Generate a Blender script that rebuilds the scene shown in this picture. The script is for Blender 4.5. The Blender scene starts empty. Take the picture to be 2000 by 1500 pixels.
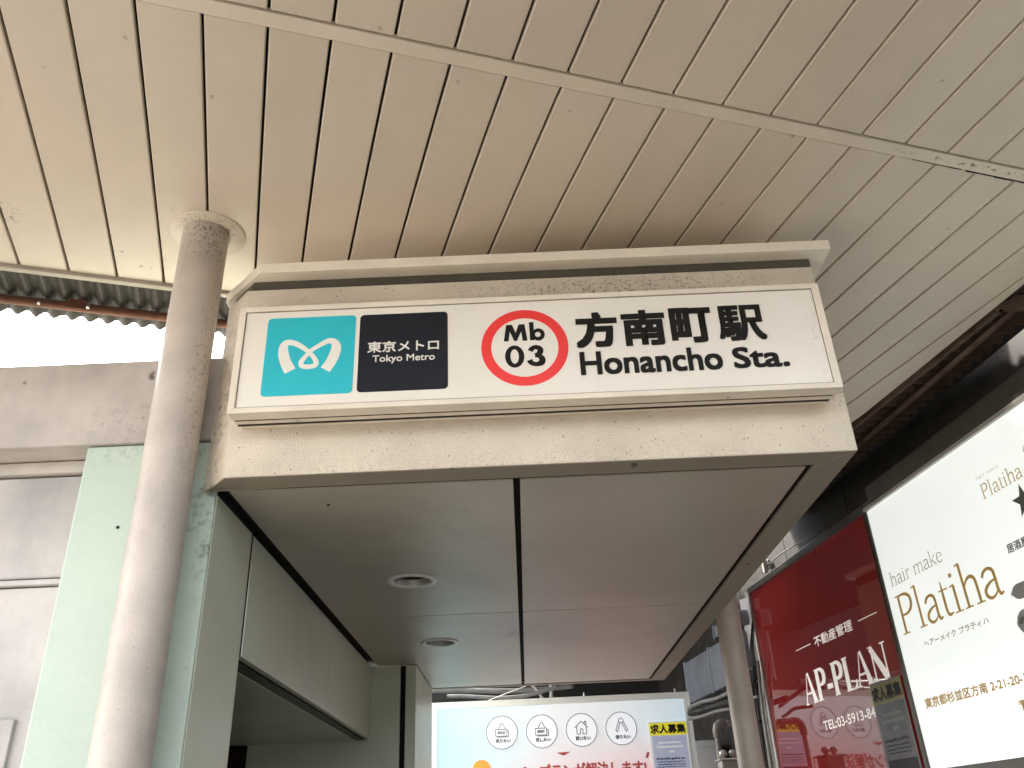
import bpy, bmesh, math, random
from mathutils import Vector, Matrix
from mathutils.geometry import tessellate_polygon
random.seed(7)
SC = bpy.context.scene
COL = SC.collection
# ------------------------------------------------------------------ camera
FPX = 1664.2
PITCH, ROLL, YAW = math.radians(28.2266), math.radians(-2.5952), math.radians(-0.2659)
CAM = Vector((0, 0, 1.5))
_Rx = Matrix.Rotation(PITCH, 3, 'X'); _Rz = Matrix.Rotation(YAW, 3, 'Z'); _M = _Rz @ _Rx
_r, FW, _u = _M.col[0].copy(), _M.col[1].copy(), _M.col[2].copy()
CR = math.cos(ROLL) * _r + math.sin(ROLL) * _u
CU = -math.sin(ROLL) * _r + math.cos(ROLL) * _u
cam = bpy.data.cameras.new('camera'); co = bpy.data.objects.new('camera', cam); COL.objects.link(co)
cam.sensor_width = 36; cam.lens = FPX / 2000 * 36; cam.clip_start = .05; cam.clip_end = 400
mw = Matrix((( CR.x, CU.x, -FW.x, CAM.x), (CR.y, CU.y, -FW.y, CAM.y), (CR.z, CU.z, -FW.z, CAM.z), (0, 0, 0, 1)))
co.matrix_world = mw
SC.camera = co
# ------------------------------------------------------------------ sky, sun, exposure
SUN_EL, SUN_AZ = math.radians(50), math.radians(300)      # azimuth clockwise from +Y: behind and left
w = bpy.data.worlds.new('World'); SC.world = w; w.use_nodes = True
nt = w.node_tree; bg = nt.nodes['Background']
sky = nt.nodes.new('ShaderNodeTexSky'); sky.sky_type = 'NISHITA'; sky.sun_disc = False
sky.sun_elevation = SUN_EL; sky.sun_rotation = SUN_AZ; sky.dust_density = 4; sky.air_density = 1.0; sky.ozone_density = .6
hs = nt.nodes.new('ShaderNodeHueSaturation'); hs.inputs['Saturation'].default_value = .25
nt.links.new(sky.outputs[0], hs.inputs['Color']); nt.links.new(hs.outputs[0], bg.inputs[0])
bg.inputs[1].default_value = .15
sl = bpy.data.lights.new('sun', 'SUN'); sl.energy = 3.0; sl.angle = math.radians(8); sl.color = (1, .93, .83)
so = bpy.data.objects.new('sun', sl); COL.objects.link(so)
sd = Vector((math.sin(SUN_AZ) * math.cos(SUN_EL), math.cos(SUN_AZ) * math.cos(SUN_EL), math.sin(SUN_EL)))
so.rotation_euler = sd.to_track_quat('Z', 'Y').to_euler(); so.location = (0, 0, 12)
SC.view_settings.view_transform = 'Standard'; SC.view_settings.look = 'None'
SC.view_settings.exposure = 2.95; SC.view_settings.gamma = 1; SC.view_settings.use_curve_mapping = False
SC.cycles.max_bounces = 10; SC.cycles.diffuse_bounces = 6; SC.cycles.use_denoising = True

# ------------------------------------------------------------------ helpers: points
def ray(px, py):
    return FW + (px - 1000) / FPX * CR - (py - 750) / FPX * CU
class Plane:
    """a real flat surface: origin, unit right / up / outward normal; at() finds the point of it seen at a pixel of the photo"""
    def __init__(s, o, r, n):
        s.o = Vector(o); s.r = Vector(r).normalized(); s.n = Vector(n).normalized(); s.u = Vector((0, 0, 1)) if abs(s.n.z) < .5 else s.n.cross(s.r)
    def st(s, px, py):
        d = ray(px, py); P = CAM + d * ((s.o - CAM).dot(s.n) / d.dot(s.n)); P -= s.o
        return P.dot(s.r), P.dot(s.u)
    def P(s, a, b, h=0):
        return s.o + s.r * a + s.u * b + s.n * h
    def at(s, px, py, h=0):
        return s.P(*s.st(px, py), h)
def atY(px, py, Y):
    d = ray(px, py); return CAM + d * (Y / d.y)
def atZ(px, py, Z):
    d = ray(px, py); return CAM + d * ((Z - 1.5) / d.z)
TH = math.radians(17.394)                                   # the ceiling planks run at this angle
def UV(u, v, z=0):
    return Vector((u * math.cos(TH) - v * math.sin(TH), u * math.sin(TH) + v * math.cos(TH), z))
W8 = math.radians(8); NW = Vector((math.cos(W8), math.sin(W8), 0)); DW = Vector((-math.sin(W8), math.cos(W8), 0))
def CW(c, s, z=0):                                          # c metres off along the wall normal, s metres along the wall
    return NW * c + DW * s + Vector((0, 0, z))

# ------------------------------------------------------------------ helpers: objects
def link(name, me, mat=None, parent=None, kind=None):
    o = bpy.data.objects.new(name, me); COL.objects.link(o)
    if mat is not None and len(me.materials) == 0: me.materials.append(mat)
    if parent is not None:
        o.parent = parent
        o.matrix_parent_inverse = Matrix.Translation(-Vector(parent['base'])) if 'base' in parent else Matrix.Identity(4)
    if kind: o['kind'] = kind
    return o
def thing(name, label, cat, loc=(0, 0, 0), group=None, kind=None):
    o = bpy.data.objects.new(name, None); COL.objects.link(o); o.location = loc; o.empty_display_size = .1
    o['base'] = [float(x) for x in loc]
    if kind: o['kind'] = kind
    else:
        o['label'] = label; o['category'] = cat
    if group: o['group'] = group
    return o
def tag(o, label, cat, group=None):
    o['label'] = label; o['category'] = cat
    if group: o['group'] = group
    return o
class MB:
    def __init__(s): s.v = []; s.f = []
    def add(s, vs, fs):
        b = len(s.v); s.v += [tuple(x) for x in vs]; s.f += [tuple(b + i for i in f) for f in fs]; return s
    def box(s, x0, x1, y0, y1, z0, z1):
        return s.add([(x0, y0, z0), (x1, y0, z0), (x1, y1, z0), (x0, y1, z0), (x0, y0, z1), (x1, y0, z1), (x1, y1, z1), (x0, y1, z1)],
                     [(0, 3, 2, 1), (4, 5, 6, 7), (0, 1, 5, 4), (1, 2, 6, 5), (2, 3, 7, 6), (3, 0, 4, 7)])
    def hexa(s, a, b):                                      # two matching loops a, b
        n = len(a)
        return s.add(list(a) + list(b), [tuple(range(n))[::-1], tuple(range(n, 2 * n))] + [(i, (i + 1) % n, n + (i + 1) % n, n + i) for i in range(n)])
    def prism(s, pts, z0, z1):                              # convex plan polygon
        return s.hexa([(p[0], p[1], z0) for p in pts], [(p[0], p[1], z1) for p in pts])
    def pbox(s, pl, a0, a1, b0, b1, h0, h1):                # box in a plane's own axes
        q = [(a0, b0), (a1, b0), (a1, b1), (a0, b1)]
        return s.hexa([pl.P(a, b, h0) for a, b in q], [pl.P(a, b, h1) for a, b in q])
    def tube(s, pts, r, n=10, caps=True):
        pts = [Vector(p) for p in pts]; rs = r if isinstance(r, (list, tuple)) else [r] * len(pts)
        up = Vector((0, 0, 1)); rings = []
        for i, p in enumerate(pts):
            t = (pts[min(i + 1, len(pts) - 1)] - pts[max(i - 1, 0)]).normalized()
            a = t.cross(up)
            if a.length < .2: a = t.cross(Vector((1, 0, 0)))
            a.normalize(); b = t.cross(a)
            if i and a.dot(pa) < 0: a, b = -a, -b
            pa = a
            rings.append([p + (a * math.cos(k * 2 * math.pi / n) + b * math.sin(k * 2 * math.pi / n)) * rs[i] for k in range(n)])
        vs = [q for R in rings for q in R]; fs = []
        for i in range(len(rings) - 1):
            for k in range(n):
                fs.append((i * n + k, i * n + (k + 1) % n, (i + 1) * n + (k + 1) % n, (i + 1) * n + k))
        if caps: fs += [tuple(range(n))[::-1], tuple((len(rings) - 1) * n + k for k in range(n))]
        return s.add(vs, fs)
    def lathe(s, c, prof, n=40):                            # prof: (radius, z) around a vertical axis at c
        vs = []; fs = []
        for r, z in prof:
            for k in range(n): vs.append((c[0] + r * math.cos(k * 2 * math.pi / n), c[1] + r * math.sin(k * 2 * math.pi / n), z))
        for i in range(len(prof) - 1):
            for k in range(n): fs.append((i * n + k, i * n + (k + 1) % n, (i + 1) * n + (k + 1) % n, (i + 1) * n + k))
        return s.add(vs, fs)
    def poly(s, pl, loops, h0, h1):                         # polygon with holes, (a,b) in the plane, given thickness
        flat = [p for L in loops for p in L]
        tri = tessellate_polygon([[Vector((a, b, 0)) for a, b in L] for L in loops])
        n = len(flat); vs = [pl.P(a, b, h1) for a, b in flat] + [pl.P(a, b, h0) for a, b in flat]; fs = []
        for t in tri:
            A, B, C = (Vector(flat[i]) for i in t)
            if (B - A).cross(C - A) < 0: t = t[::-1]
            fs.append(tuple(t))
        k = 0
        for L in loops:
            for i in range(len(L)): j = (i + 1) % len(L); fs.append((k + i, n + k + i, n + k + j, k + j))
            k += len(L)
        return s.add(vs, fs)
    def build(s, name, mat, parent=None, bevel=0, smooth=False, kind=None, seg=2):
        me = bpy.data.meshes.new(name); me.from_pydata(s.v, [], s.f); me.validate()
        bm = bmesh.new(); bm.from_mesh(me)
        if not smooth or bevel: bmesh.ops.recalc_face_normals(bm, faces=bm.faces)
        if bevel:
            es = [e for e in bm.edges if len(e.link_faces) == 2 and e.calc_face_angle(0) > .5]
            bmesh.ops.bevel(bm, geom=es, offset=bevel, segments=seg, profile=.5, affect='EDGES', clamp_overlap=True)
        bm.to_mesh(me); bm.free()
        if smooth:
            for p in me.polygons: p.use_smooth = True
        return link(name, me, mat, parent, kind)

# ------------------------------------------------------------------ helpers: materials
def N(t, ty, **k):
    n = t.nodes.new(ty)
    for a, b in k.items(): setattr(n, a, b)
    return n
def mat(name, c, rough=.6, metal=0, var=.12, vscale=3.0, c2=None, bump=0, bscale=120, spots=0, spot_scale=60, spot_col=(.03, .028, .02),
        emit=0, coat=0, spec=.5, streak=0, rvar=0, zones=(), fine=0, each=0):
    """procedural surface: two tones mixed by noise, fine grain, dark mildew spots, optional stains round given places"""
    m = bpy.data.materials.new(name); m.use_nodes = True; t = m.node_tree; b = t.nodes['Principled BSDF']
    tc = N(t, 'ShaderNodeTexCoord'); src = tc.outputs['Object']
    col = tuple(c) + (1,); c2 = tuple(c2) + (1,) if c2 else tuple(x * (1 - var * 1.6) for x in c) + (1,)
    nz = N(t, 'ShaderNodeTexNoise'); nz.inputs['Scale'].default_value = vscale; nz.inputs['Detail'].default_value = 6; nz.inputs['Roughness'].default_value = .6
    t.links.new(src, nz.inputs['Vector'])
    rp = N(t, 'ShaderNodeMapRange'); rp.inputs[1].default_value = .38; rp.inputs[2].default_value = .68
    t.links.new(nz.outputs['Fac'], rp.inputs[0])
    mx = N(t, 'ShaderNodeMixRGB'); mx.inputs[1].default_value = col; mx.inputs[2].default_value = c2; t.links.new(rp.outputs[0], mx.inputs[0])
    out = mx.outputs[0]
    def over(fac, colr, out, amt=1.0):
        q = N(t, 'ShaderNodeMixRGB'); q.inputs[2].default_value = tuple(colr) + (1,)
        mu = N(t, 'ShaderNodeMath', operation='MULTIPLY'); mu.inputs[1].default_value = amt
        t.links.new(fac, mu.inputs[0]); t.links.new(mu.outputs[0], q.inputs[0]); t.links.new(out, q.inputs[1]); return q.outputs[0]
    if fine:
        f = N(t, 'ShaderNodeTexNoise'); f.inputs['Scale'].default_value = 260; f.inputs['Detail'].default_value = 2; t.links.new(src, f.inputs['Vector'])
        g = N(t, 'ShaderNodeMapRange'); g.inputs[1].default_value = .45; g.inputs[2].default_value = .75; t.links.new(f.outputs['Fac'], g.inputs[0])
        out = over(g.outputs[0], tuple(x * .55 for x in c), out, fine)
    if streak:                                              # rain streaks: noise stretched along z
        mp = N(t, 'ShaderNodeMapping'); mp.inputs['Scale'].default_value = (22, 22, 1.2); t.links.new(src, mp.inputs[0])
        f = N(t, 'ShaderNodeTexNoise'); f.inputs['Scale'].default_value = 1; f.inputs['Detail'].default_value = 5; t.links.new(mp.outputs[0], f.inputs['Vector'])
        g = N(t, 'ShaderNodeMapRange'); g.inputs[1].default_value = .5; g.inputs[2].default_value = .75; t.links.new(f.outputs['Fac'], g.inputs[0])
        out = over(g.outputs[0], tuple(x * .45 for x in c), out, streak)
    def spotmask(scale, thr, cover):
        vo = N(t, 'ShaderNodeTexVoronoi'); vo.inputs['Scale'].default_value = scale; vo.inputs['Randomness'].default_value = 1
        wn = N(t, 'ShaderNodeTexNoise'); wn.inputs['Scale'].default_value = scale * 2; t.links.new(src, wn.inputs['Vector'])
        ad = N(t, 'ShaderNodeMixRGB'); ad.blend_type = 'ADD'; ad.inputs[0].default_value = .6 / scale
        t.links.new(src, ad.inputs[1]); t.links.new(wn.outputs['Color'], ad.inputs[2]); t.links.new(ad.outputs[0], vo.inputs['Vector'])
        lt = N(t, 'ShaderNodeMapRange'); lt.inputs[1].default_value = thr; lt.inputs[2].default_value = thr * .5; lt.inputs[3].default_value = 0; lt.inputs[4].default_value = 1
        t.links.new(vo.outputs['Distance'], lt.inputs[0])
        sp = N(t, 'ShaderNodeSeparateColor'); t.links.new(vo.outputs['Color'], sp.inputs[0])
        gt = N(t, 'ShaderNodeMath', operation='LESS_THAN'); gt.inputs[1].default_value = cover; t.links.new(sp.outputs[0], gt.inputs[0])
        mu = N(t, 'ShaderNodeMath', operation='MULTIPLY'); t.links.new(lt.outputs[0], mu.inputs[0]); t.links.new(gt.outputs[0], mu.inputs[1])
        return mu.outputs[0]
    if spots:
        out = over(spotmask(spot_scale, .28, spots), spot_col, out, .8)
    for zn in zones:                  # a stain of its own shape at a place: (x,y,z), (rx,ry,rz)
        pt, rad, amt, colr, sc = zn[:5]
        mp = N(t, 'ShaderNodeMapping', vector_type='TEXTURE'); mp.inputs['Rotation'].default_value = (0, 0, zn[5] if len(zn) > 5 else 0); mp.inputs['Location'].default_value = pt; mp.inputs['Scale'].default_value = rad
        t.links.new(src, mp.inputs[0])
        ln = N(t, 'ShaderNodeVectorMath', operation='LENGTH'); t.links.new(mp.outputs[0], ln.inputs[0])
        g = N(t, 'ShaderNodeMapRange'); g.inputs[1].default_value = 1; g.inputs[2].default_value = .2; t.links.new(ln.outputs['Value'], g.inputs[0])
        f = N(t, 'ShaderNodeTexNoise'); f.inputs['Scale'].default_value = sc; f.inputs['Detail'].default_value = 6; f.inputs['Roughness'].default_value = .7; t.links.new(src, f.inputs['Vector'])
        h = N(t, 'ShaderNodeMapRange'); h.inputs[1].default_value = .51; h.inputs[2].default_value = .62; t.links.new(f.outputs['Fac'], h.inputs[0])
        mu = N(t, 'ShaderNodeMath', operation='MULTIPLY'); t.links.new(g.outputs[0], mu.inputs[0]); t.links.new(h.outputs[0], mu.inputs[1])
        out = over(mu.outputs[0], colr, out, amt)
    if each:                                                # every piece a slightly different tone
        oi = N(t, 'ShaderNodeObjectInfo'); g = N(t, 'ShaderNodeMath', operation='MULTIPLY'); g.inputs[1].default_value = each
        t.links.new(oi.outputs['Random'], g.inputs[0]); q = N(t, 'ShaderNodeMixRGB'); q.inputs[2].default_value = (.12, .09, .06, 1)
        t.links.new(g.outputs[0], q.inputs[0]); t.links.new(out, q.inputs[1]); out = q.outputs[0]
    t.links.new(out, b.inputs['Base Color'])
    b.inputs['Roughness'].default_value = rough; b.inputs['Metallic'].default_value = metal
    b.inputs['Specular IOR Level'].default_value = spec; b.inputs['Coat Weight'].default_value = coat; b.inputs['Coat Roughness'].default_value = .04
    if rvar:
        g = N(t, 'ShaderNodeMapRange'); g.inputs[3].default_value = max(.02, rough - rvar); g.inputs[4].default_value = rough + rvar
        t.links.new(nz.outputs['Fac'], g.inputs[0]); t.links.new(g.outputs[0], b.inputs['Roughness'])
    if bump:
        bn = N(t, 'ShaderNodeTexNoise'); bn.inputs['Scale'].default_value = bscale; bn.inputs['Detail'].default_value = 4; t.links.new(src, bn.inputs['Vector'])
        bp = N(t, 'ShaderNodeBump'); bp.inputs['Strength'].default_value = bump; bp.inputs['Distance'].default_value = .004
        t.links.new(bn.outputs['Fac'], bp.inputs['Height']); t.links.new(bp.outputs[0], b.inputs['Normal'])
    if emit:
        emit *= .4
        t.links.new(out, b.inputs['Emission Color']); b.inputs['Emission Strength'].default_value = emit
    return m
CREAM = (.66, .57, .455)
M = {}
PX0, PY0 = -.943, 2.1525
M['plank'] = mat('ceiling_paint', (.62, .54, .435), .42, each=.07, var=.07, vscale=1.3, spots=.006, spot_scale=34, spot_col=(.3, .25, .18),
                 zones=[(tuple(atZ(1925, 331, 3.25)), (.42, .016, .1), 1, (.035, .024, .012), 45, TH), (tuple(atZ(1980, 343, 3.25)), (.25, .022, .1), 1, (.03, .02, .01), 16, TH), (tuple(atZ(3, 415, 3.25)), (.07, .07, .1), .9, (.05, .04, .025), 90)])
M['band'] = mat('ceiling_trim_paint', (.65, .575, .465), .45, var=.07, vscale=4, zones=[(tuple(atZ(1925, 327, 3.25)), (.40, .014, .1), 1, (.035, .024, .012), 45, TH), ((PX0 + .05, PY0 - .02, 3.25), (.09, .09, .1), .8, (.10, .08, .06), 70), ((PX0 - .02, PY0 - .08, 3.25), (.10, .05, .1), .6, (.12, .10, .07), 90)])
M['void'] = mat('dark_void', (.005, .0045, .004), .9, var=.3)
M['gap'] = mat('joint_shadow_gap', (.022, .016, .010), .9, var=.3)
M['fascia'] = mat('fascia_stucco', (.71, .625, .505), .75, var=.10, vscale=5, bump=.9, bscale=170, spots=.10, spot_scale=95, spot_col=(.16, .13, .09), fine=.25,
                  zones=[((.35, 2.14, 2.965), (.6, .2, .06), .8, (.12, .11, .075), 110), ((-.83, 2.2, 2.65), (.06, .1, .4), .6, (.12, .10, .075), 40),
                         ((.93, 2.14, 2.6), (.06, .2, .14), .5, (.16, .12, .08), 120), ((.0, 2.14, 2.41), (1.2, .2, .05), .35, (.3, .24, .17), 130)])
M['trim'] = mat('cream_metal_paint', (.77, .69, .57), .45, var=.08, vscale=6, spots=.04, spot_scale=40, spot_col=(.25, .2, .14))
M['trimdull'] = mat('dull_edge_paint', (.42, .38, .31), .6, var=.15, vscale=5)
M['slabtrim'] = mat('cream_edge_lightened', (.85, .78, .655), .5, var=.06, vscale=6, spec=.3)  # cream paint lightened to offset the shade under the ceiling
M['soffit'] = mat('soffit_panel', (.47, .43, .36), .40, metal=.2, var=.10, vscale=1.5, rvar=.06, spots=.02, spot_scale=6, spec=.5, zones=[(tuple(atZ(1012, 1238, 2.4)), (.12, .25, .1), .5, (.16, .14, .11), 9), ((.5, 4.6, 2.4), (.35, 1.2, .1), .25, (.22, .19, .15), 5), ((-.3, 2.7, 2.4), (.5, .4, .1), .25, (.28, .24, .19), 6)])
M['border'] = mat('soffit_border', (.29, .25, .195), .55, spec=.3, metal=.0, var=.08, vscale=2, spots=.03, spot_scale=20)  # underside shade put into the base colour, darker than the fascia paint
M['reveal'] = mat('dark_reveal', (.085, .073, .052), .6, var=.2)
M['signface'] = mat('white_acrylic', (.81, .755, .67), .28, var=.05, vscale=2.2, spots=.01, spot_scale=30, spot_col=(.6, .53, .43), zones=[((.88, 2.03, 2.7), (.05, .1, .2), .5, (.5, .38, .3), 60)])
M['cyan'] = mat('cyan_print', (.012, .46, .54), .4, var=.03)
M['navy'] = mat('navy_print', (.008, .010, .016), .45, var=.1, spec=.25)
M['white'] = mat('white_print', (.78, .745, .68), .35, var=.03)
M['black'] = mat('black_print', (.008, .007, .005), .5, var=.1, spec=.2)
M['red'] = mat('red_print', (.84, .035, .03), .4, var=.06)
M['pole'] = mat('pole_paint', (.55, .485, .425), .42, var=.12, vscale=7, bump=.25, bscale=200, spots=.03, spot_scale=120, spot_col=(.2, .17, .13), fine=.25,
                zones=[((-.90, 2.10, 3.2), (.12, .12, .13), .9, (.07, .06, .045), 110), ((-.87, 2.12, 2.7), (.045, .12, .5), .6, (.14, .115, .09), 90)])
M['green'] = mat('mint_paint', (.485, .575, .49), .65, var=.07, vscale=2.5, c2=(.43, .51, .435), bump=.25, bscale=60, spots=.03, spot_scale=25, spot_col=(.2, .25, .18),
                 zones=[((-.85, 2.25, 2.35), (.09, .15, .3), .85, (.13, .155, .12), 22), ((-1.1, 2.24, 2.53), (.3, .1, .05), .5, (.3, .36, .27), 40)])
M['olive'] = mat('side_panel_paint', (.60, .63, .51), .34, metal=.05, var=.08, vscale=1.5, rvar=.05)
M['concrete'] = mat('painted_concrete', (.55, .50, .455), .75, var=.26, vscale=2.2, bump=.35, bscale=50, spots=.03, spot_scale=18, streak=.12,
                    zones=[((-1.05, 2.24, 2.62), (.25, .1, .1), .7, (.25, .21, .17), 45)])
M['wall'] = mat('painted_wall', (.57, .535, .515), .75, var=.24, vscale=2.5, bump=.3, bscale=60, streak=.15)
M['corr'] = mat('corrugated_iron', (.026, .021, .015), .7, var=.3, vscale=6, c2=(.018, .012, .008), bump=.3, bscale=80)
M['rust'] = mat('rusty_steel', (.17, .065, .032), .75, var=.4, vscale=8, c2=(.08, .03, .018), bump=.4, bscale=90)
M['darkrust'] = mat('dark_rusty_iron', (.11, .07, .045), .8, var=.4, vscale=9, c2=(.055, .022, .012), bump=.3, bscale=80)
M['tile'] = mat('dark_stone_tile', (.028, .025, .022), .65, spec=.2, var=.3, vscale=9, spots=.2, spot_scale=60, spot_col=(.06, .06, .065), fine=.3)
M['steel'] = mat('galvanised_duct', (.22, .235, .27), .4, metal=.5, var=.2, vscale=4, rvar=.1)
M['grey'] = mat('grey_pvc', (.26, .25, .23), .5, var=.15, vscale=6)
M['cable'] = mat('grey_cable', (.13, .13, .125), .5, var=.2, vscale=12)
M['blackcable'] = mat('black_cable', (.02, .02, .02), .5, var=.2)
M['darkdoor'] = mat('dark_door_glass', (.03, .014, .012), .2, var=.2)
M['gasket'] = mat('grey_gasket', (.25, .21, .16), .6, var=.3, vscale=20)
M['redsign'] = mat('red_acrylic', (.15, .012, .011), .02, var=.04, coat=1, spec=.8, emit=.10)
M['whitesign'] = mat('lit_white_acrylic', (.90, .95, .93), .12, var=.02, emit=.225)
M['gold'] = mat('gold_print', (.42, .27, .075), .4, var=.12, vscale=10, emit=.12)
M['greyprint'] = mat('grey_print', (.34, .31, .26), .4, var=.1, emit=.12)
M['darkgrey'] = mat('dark_grey_print', (.07, .075, .065), .4, var=.1, emit=.1)
M['midgrey'] = mat('mid_grey_print', (.20, .20, .18), .4, var=.1, emit=.12)
M['frame'] = mat('dark_aluminium', (.07, .062, .05), .4, metal=.4, var=.2)
M['alu'] = mat('aluminium', (.45, .43, .39), .4, metal=.5, var=.15)
M['plastic'] = mat('torn_plastic', (.62, .62, .61), .3, var=.1)
M['paper'] = mat('poster_paper', (.80, .82, .85), .4, var=.03, emit=.05)
M['yellow'] = mat('yellow_print', (.85, .78, .03), .4, var=.04, emit=.08)
M['bluegrey'] = mat('blue_grey_print', (.36, .41, .60), .4, var=.25, vscale=8, c2=(.5, .53, .66), emit=.08)
M['orange'] = mat('orange_print', (.85, .27, .04), .4, var=.05, emit=.14)
M['redbrown'] = mat('brown_red_print', (.36, .05, .045), .4, var=.05, emit=.1)
M['ring'] = mat('ring_print', (.13, .13, .155), .4, var=.03, emit=.06)
M['disc'] = mat('icon_disc', (.55, .57, .6), .4, var=.01, emit=.30)
M['dullpaper'] = mat('dimmed_paper', (.14, .14, .135), .3, var=.1)  # darker copies of the poster colours, dimming behind glass put into them
M['dullyellow'] = mat('dimmed_yellow', (.21, .18, .02), .3, var=.1)
M['dullgrey'] = mat('dimmed_grey_print', (.085, .088, .095), .3, var=.4, vscale=9)
M['adframe'] = mat('white_frame_paint', (.70, .72, .71), .35, var=.05)
M['glowwhite'] = mat('glowing_white_print', (.80, .78, .74), .4, var=.02, emit=.14)  # reflective letters, glow added so they read bright in low light
M['paving'] = mat('dark_paving', (.045, .041, .036), .7, var=.2, vscale=3)
M['ground'] = mat('pale_bounce_ground', (.58, .53, .46), .8, var=.15, vscale=2)
M['asphalt'] = mat('asphalt', (.055, .055, .055), .85, var=.2, vscale=4)

# ------------------------------------------------------------------ helpers: print
def ribbon(mb, pl, pts, h, sub=5, px=True, closed=False):
    """flat stroke along (x, y, width) points; px: points are read off the photo on this plane"""
    if px:
        q = []
        for x, y, wd in pts:
            a = pl.st(x, y); b = pl.st(x + wd, y); q.append((a[0], a[1], math.hypot(b[0] - a[0], b[1] - a[1])))
        pts = q
    if sub > 1 and len(pts) > 2:
        P = ([pts[-1]] + pts + pts[:2]) if closed else ([pts[0]] + pts + [pts[-1]]); o = []
        for i in range(1, len(P) - 2):
            for k in range(sub):
                t = k / sub
                o.append(tuple(.5 * ((2 * P[i][j]) + (-P[i - 1][j] + P[i + 1][j]) * t + (2 * P[i - 1][j] - 5 * P[i][j] + 4 * P[i + 1][j] - P[i + 2][j]) * t * t + (-P[i - 1][j] + 3 * P[i][j] - 3 * P[i + 1][j] + P[i + 2][j]) * t ** 3) for j in range(3)))
        if not closed: o.append(pts[-1])
        pts = o
    L = []; R = []; n = len(pts)
    for i in range(n):
        A = pts[i - 1] if (i or closed) else pts[0]; B = pts[(i + 1) % n] if (i < n - 1 or closed) else pts[-1]
        dx, dy = B[0] - A[0], B[1] - A[1]; l = math.hypot(dx, dy) or 1
        nx, ny = -dy / l, dx / l; x, y, wd = pts[i]
        L.append((x + nx * wd / 2, y + ny * wd / 2)); R.append((x - nx * wd / 2, y - ny * wd / 2))
    vs = [pl.P(a, b, h) for a, b in L] + [pl.P(a, b, h) for a, b in R]
    fs = [(i, n + i, n + (i + 1) % n, (i + 1) % n) for i in range(n if closed else n - 1)]
    mb.add(vs, fs)
def textmesh(s):
    c = bpy.data.curves.new('t', 'FONT'); c.body = s; c.resolution_u = 4
    o = bpy.data.objects.new('t', c); COL.objects.link(o)
    me = bpy.data.meshes.new_from_object(o.evaluated_get(bpy.context.evaluated_depsgraph_get()))
    vs = [(v.co.x, v.co.y) for v in me.vertices]; fs = [tuple(p.vertices) for p in me.polygons]
    bpy.data.objects.remove(o); bpy.data.curves.remove(c); bpy.data.meshes.remove(me)
    return vs, fs
def put_text(name, s, pl, a0, a1, b0, b1, m, parent, bold=0, h=.001, n=8, condense=1, sheary=0):
    """lettering whose ink fills a0..a1 by b0..b1 of the plane; bold = extra stroke in metres, made of shifted copies"""
    vs, fs = textmesh(s)
    x0, x1 = min(v[0] for v in vs), max(v[0] for v in vs); y0, y1 = min(v[1] for v in vs), max(v[1] for v in vs)
    a0 += bold; a1 -= bold; b0 += bold; b1 -= bold
    mb = MB(); offs = [(0, 0)]
    if bold: offs += [(dx * bold, dy * bold) for dx in (-1, 0, 1) for dy in (-1, 0, 1) if dx or dy]
    for k, (dx, dy) in enumerate(offs):
        mb.add([pl.P(a0 + (x - x0) / (x1 - x0) * (a1 - a0) + dx, b0 + (y - y0) / (y1 - y0) * (b1 - b0) + dy + sheary * ((x - x0) / (x1 - x0)), h + k * .00012) for x, y in vs], fs)
    o = mb.build(name, m, parent, smooth=True)
    return o
def text_px(name, s, pl, BL, BR, TL, m, parent, bold=0, h=.001):
    a0, b0 = pl.st(*BL); a1, b1 = pl.st(*BR); _, bt = pl.st(*TL)
    return put_text(name, s, pl, a0, a1, (b0 + b1) / 2, (b0 + b1) / 2 + (bt - b0), m, parent, bold, h)

# ================================================================== GROUND AND SURROUNDINGS
MB().box(-60, 60, -60, 60, -.3, 0).build('ground', M['paving'], kind='structure')
MB().box(-3.6, -1.5, -1.8, 1.3, -.02, .12).build('added_bounce_patch', M['ground'], kind='structure')  # unseen pale patch, added to bounce sunlight onto the left ceiling
MB().box(-60, 60, -12, -7.2, -.02, .004).build('road', M['asphalt'], kind='structure')

# ================================================================== CANOPY CEILING
CZ = 3.25
ceil = thing('canopy_ceiling', '', '', tuple(UV(0, 1, CZ)), kind='structure')
def clip(poly, n, c):                                       # keep n.p <= c
    o = []
    for i in range(len(poly)):
        A, B = poly[i], poly[(i + 1) % len(poly)]; da = n[0] * A[0] + n[1] * A[1] - c; db = n[0] * B[0] + n[1] * B[1] - c
        if da <= 0: o.append(A)
        if da * db < 0: t = da / (da - db); o.append((A[0] + (B[0] - A[0]) * t, A[1] + (B[1] - A[1]) * t))
    return o
BANDS = [(-1.5, -1.03), (-1.0, .19), (.215, 1.405), (1.497, 2.655)]
U0, U1, VB0, VB1 = -2.1, 3.2, 1.445, 1.487
EA, EB = Vector((1.72, 3.73)), Vector((1.915, 2.80)); ed = (EB - EA).normalized(); EN = (-ed.y, ed.x)
if EN[0] < 0: EN = (-EN[0], -EN[1])
EC = EN[0] * EA.x + EN[1] * EA.y
k = -15
while True:
    ua = -.101 + .15 * k; ub = ua + .15; k += 1
    if ua > U1: break
    if ub < U0: continue
    for (va, vb) in ((.26, VB0 - .004), (VB1 + .0018, 2.655 if ua < .38 else 4.4)):
        g = .0036
        poly = [tuple(UV(u, v)[:2]) for u, v in ((ua + g, va), (ub - g, va), (ub - g, vb), (ua + g, vb))]
        if ua < 2.6: poly = clip(poly, EN, EC - .012) if vb > 2 else poly
        else: poly = clip(poly, (0, 1), 2.79)
        poly = clip(poly, (NW.x, NW.y), 2.60)
        if len(poly) < 3: continue
        MB().prism(poly, CZ, CZ + .02).build('plank', M['plank'], ceil, bevel=.003, seg=1)
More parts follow.
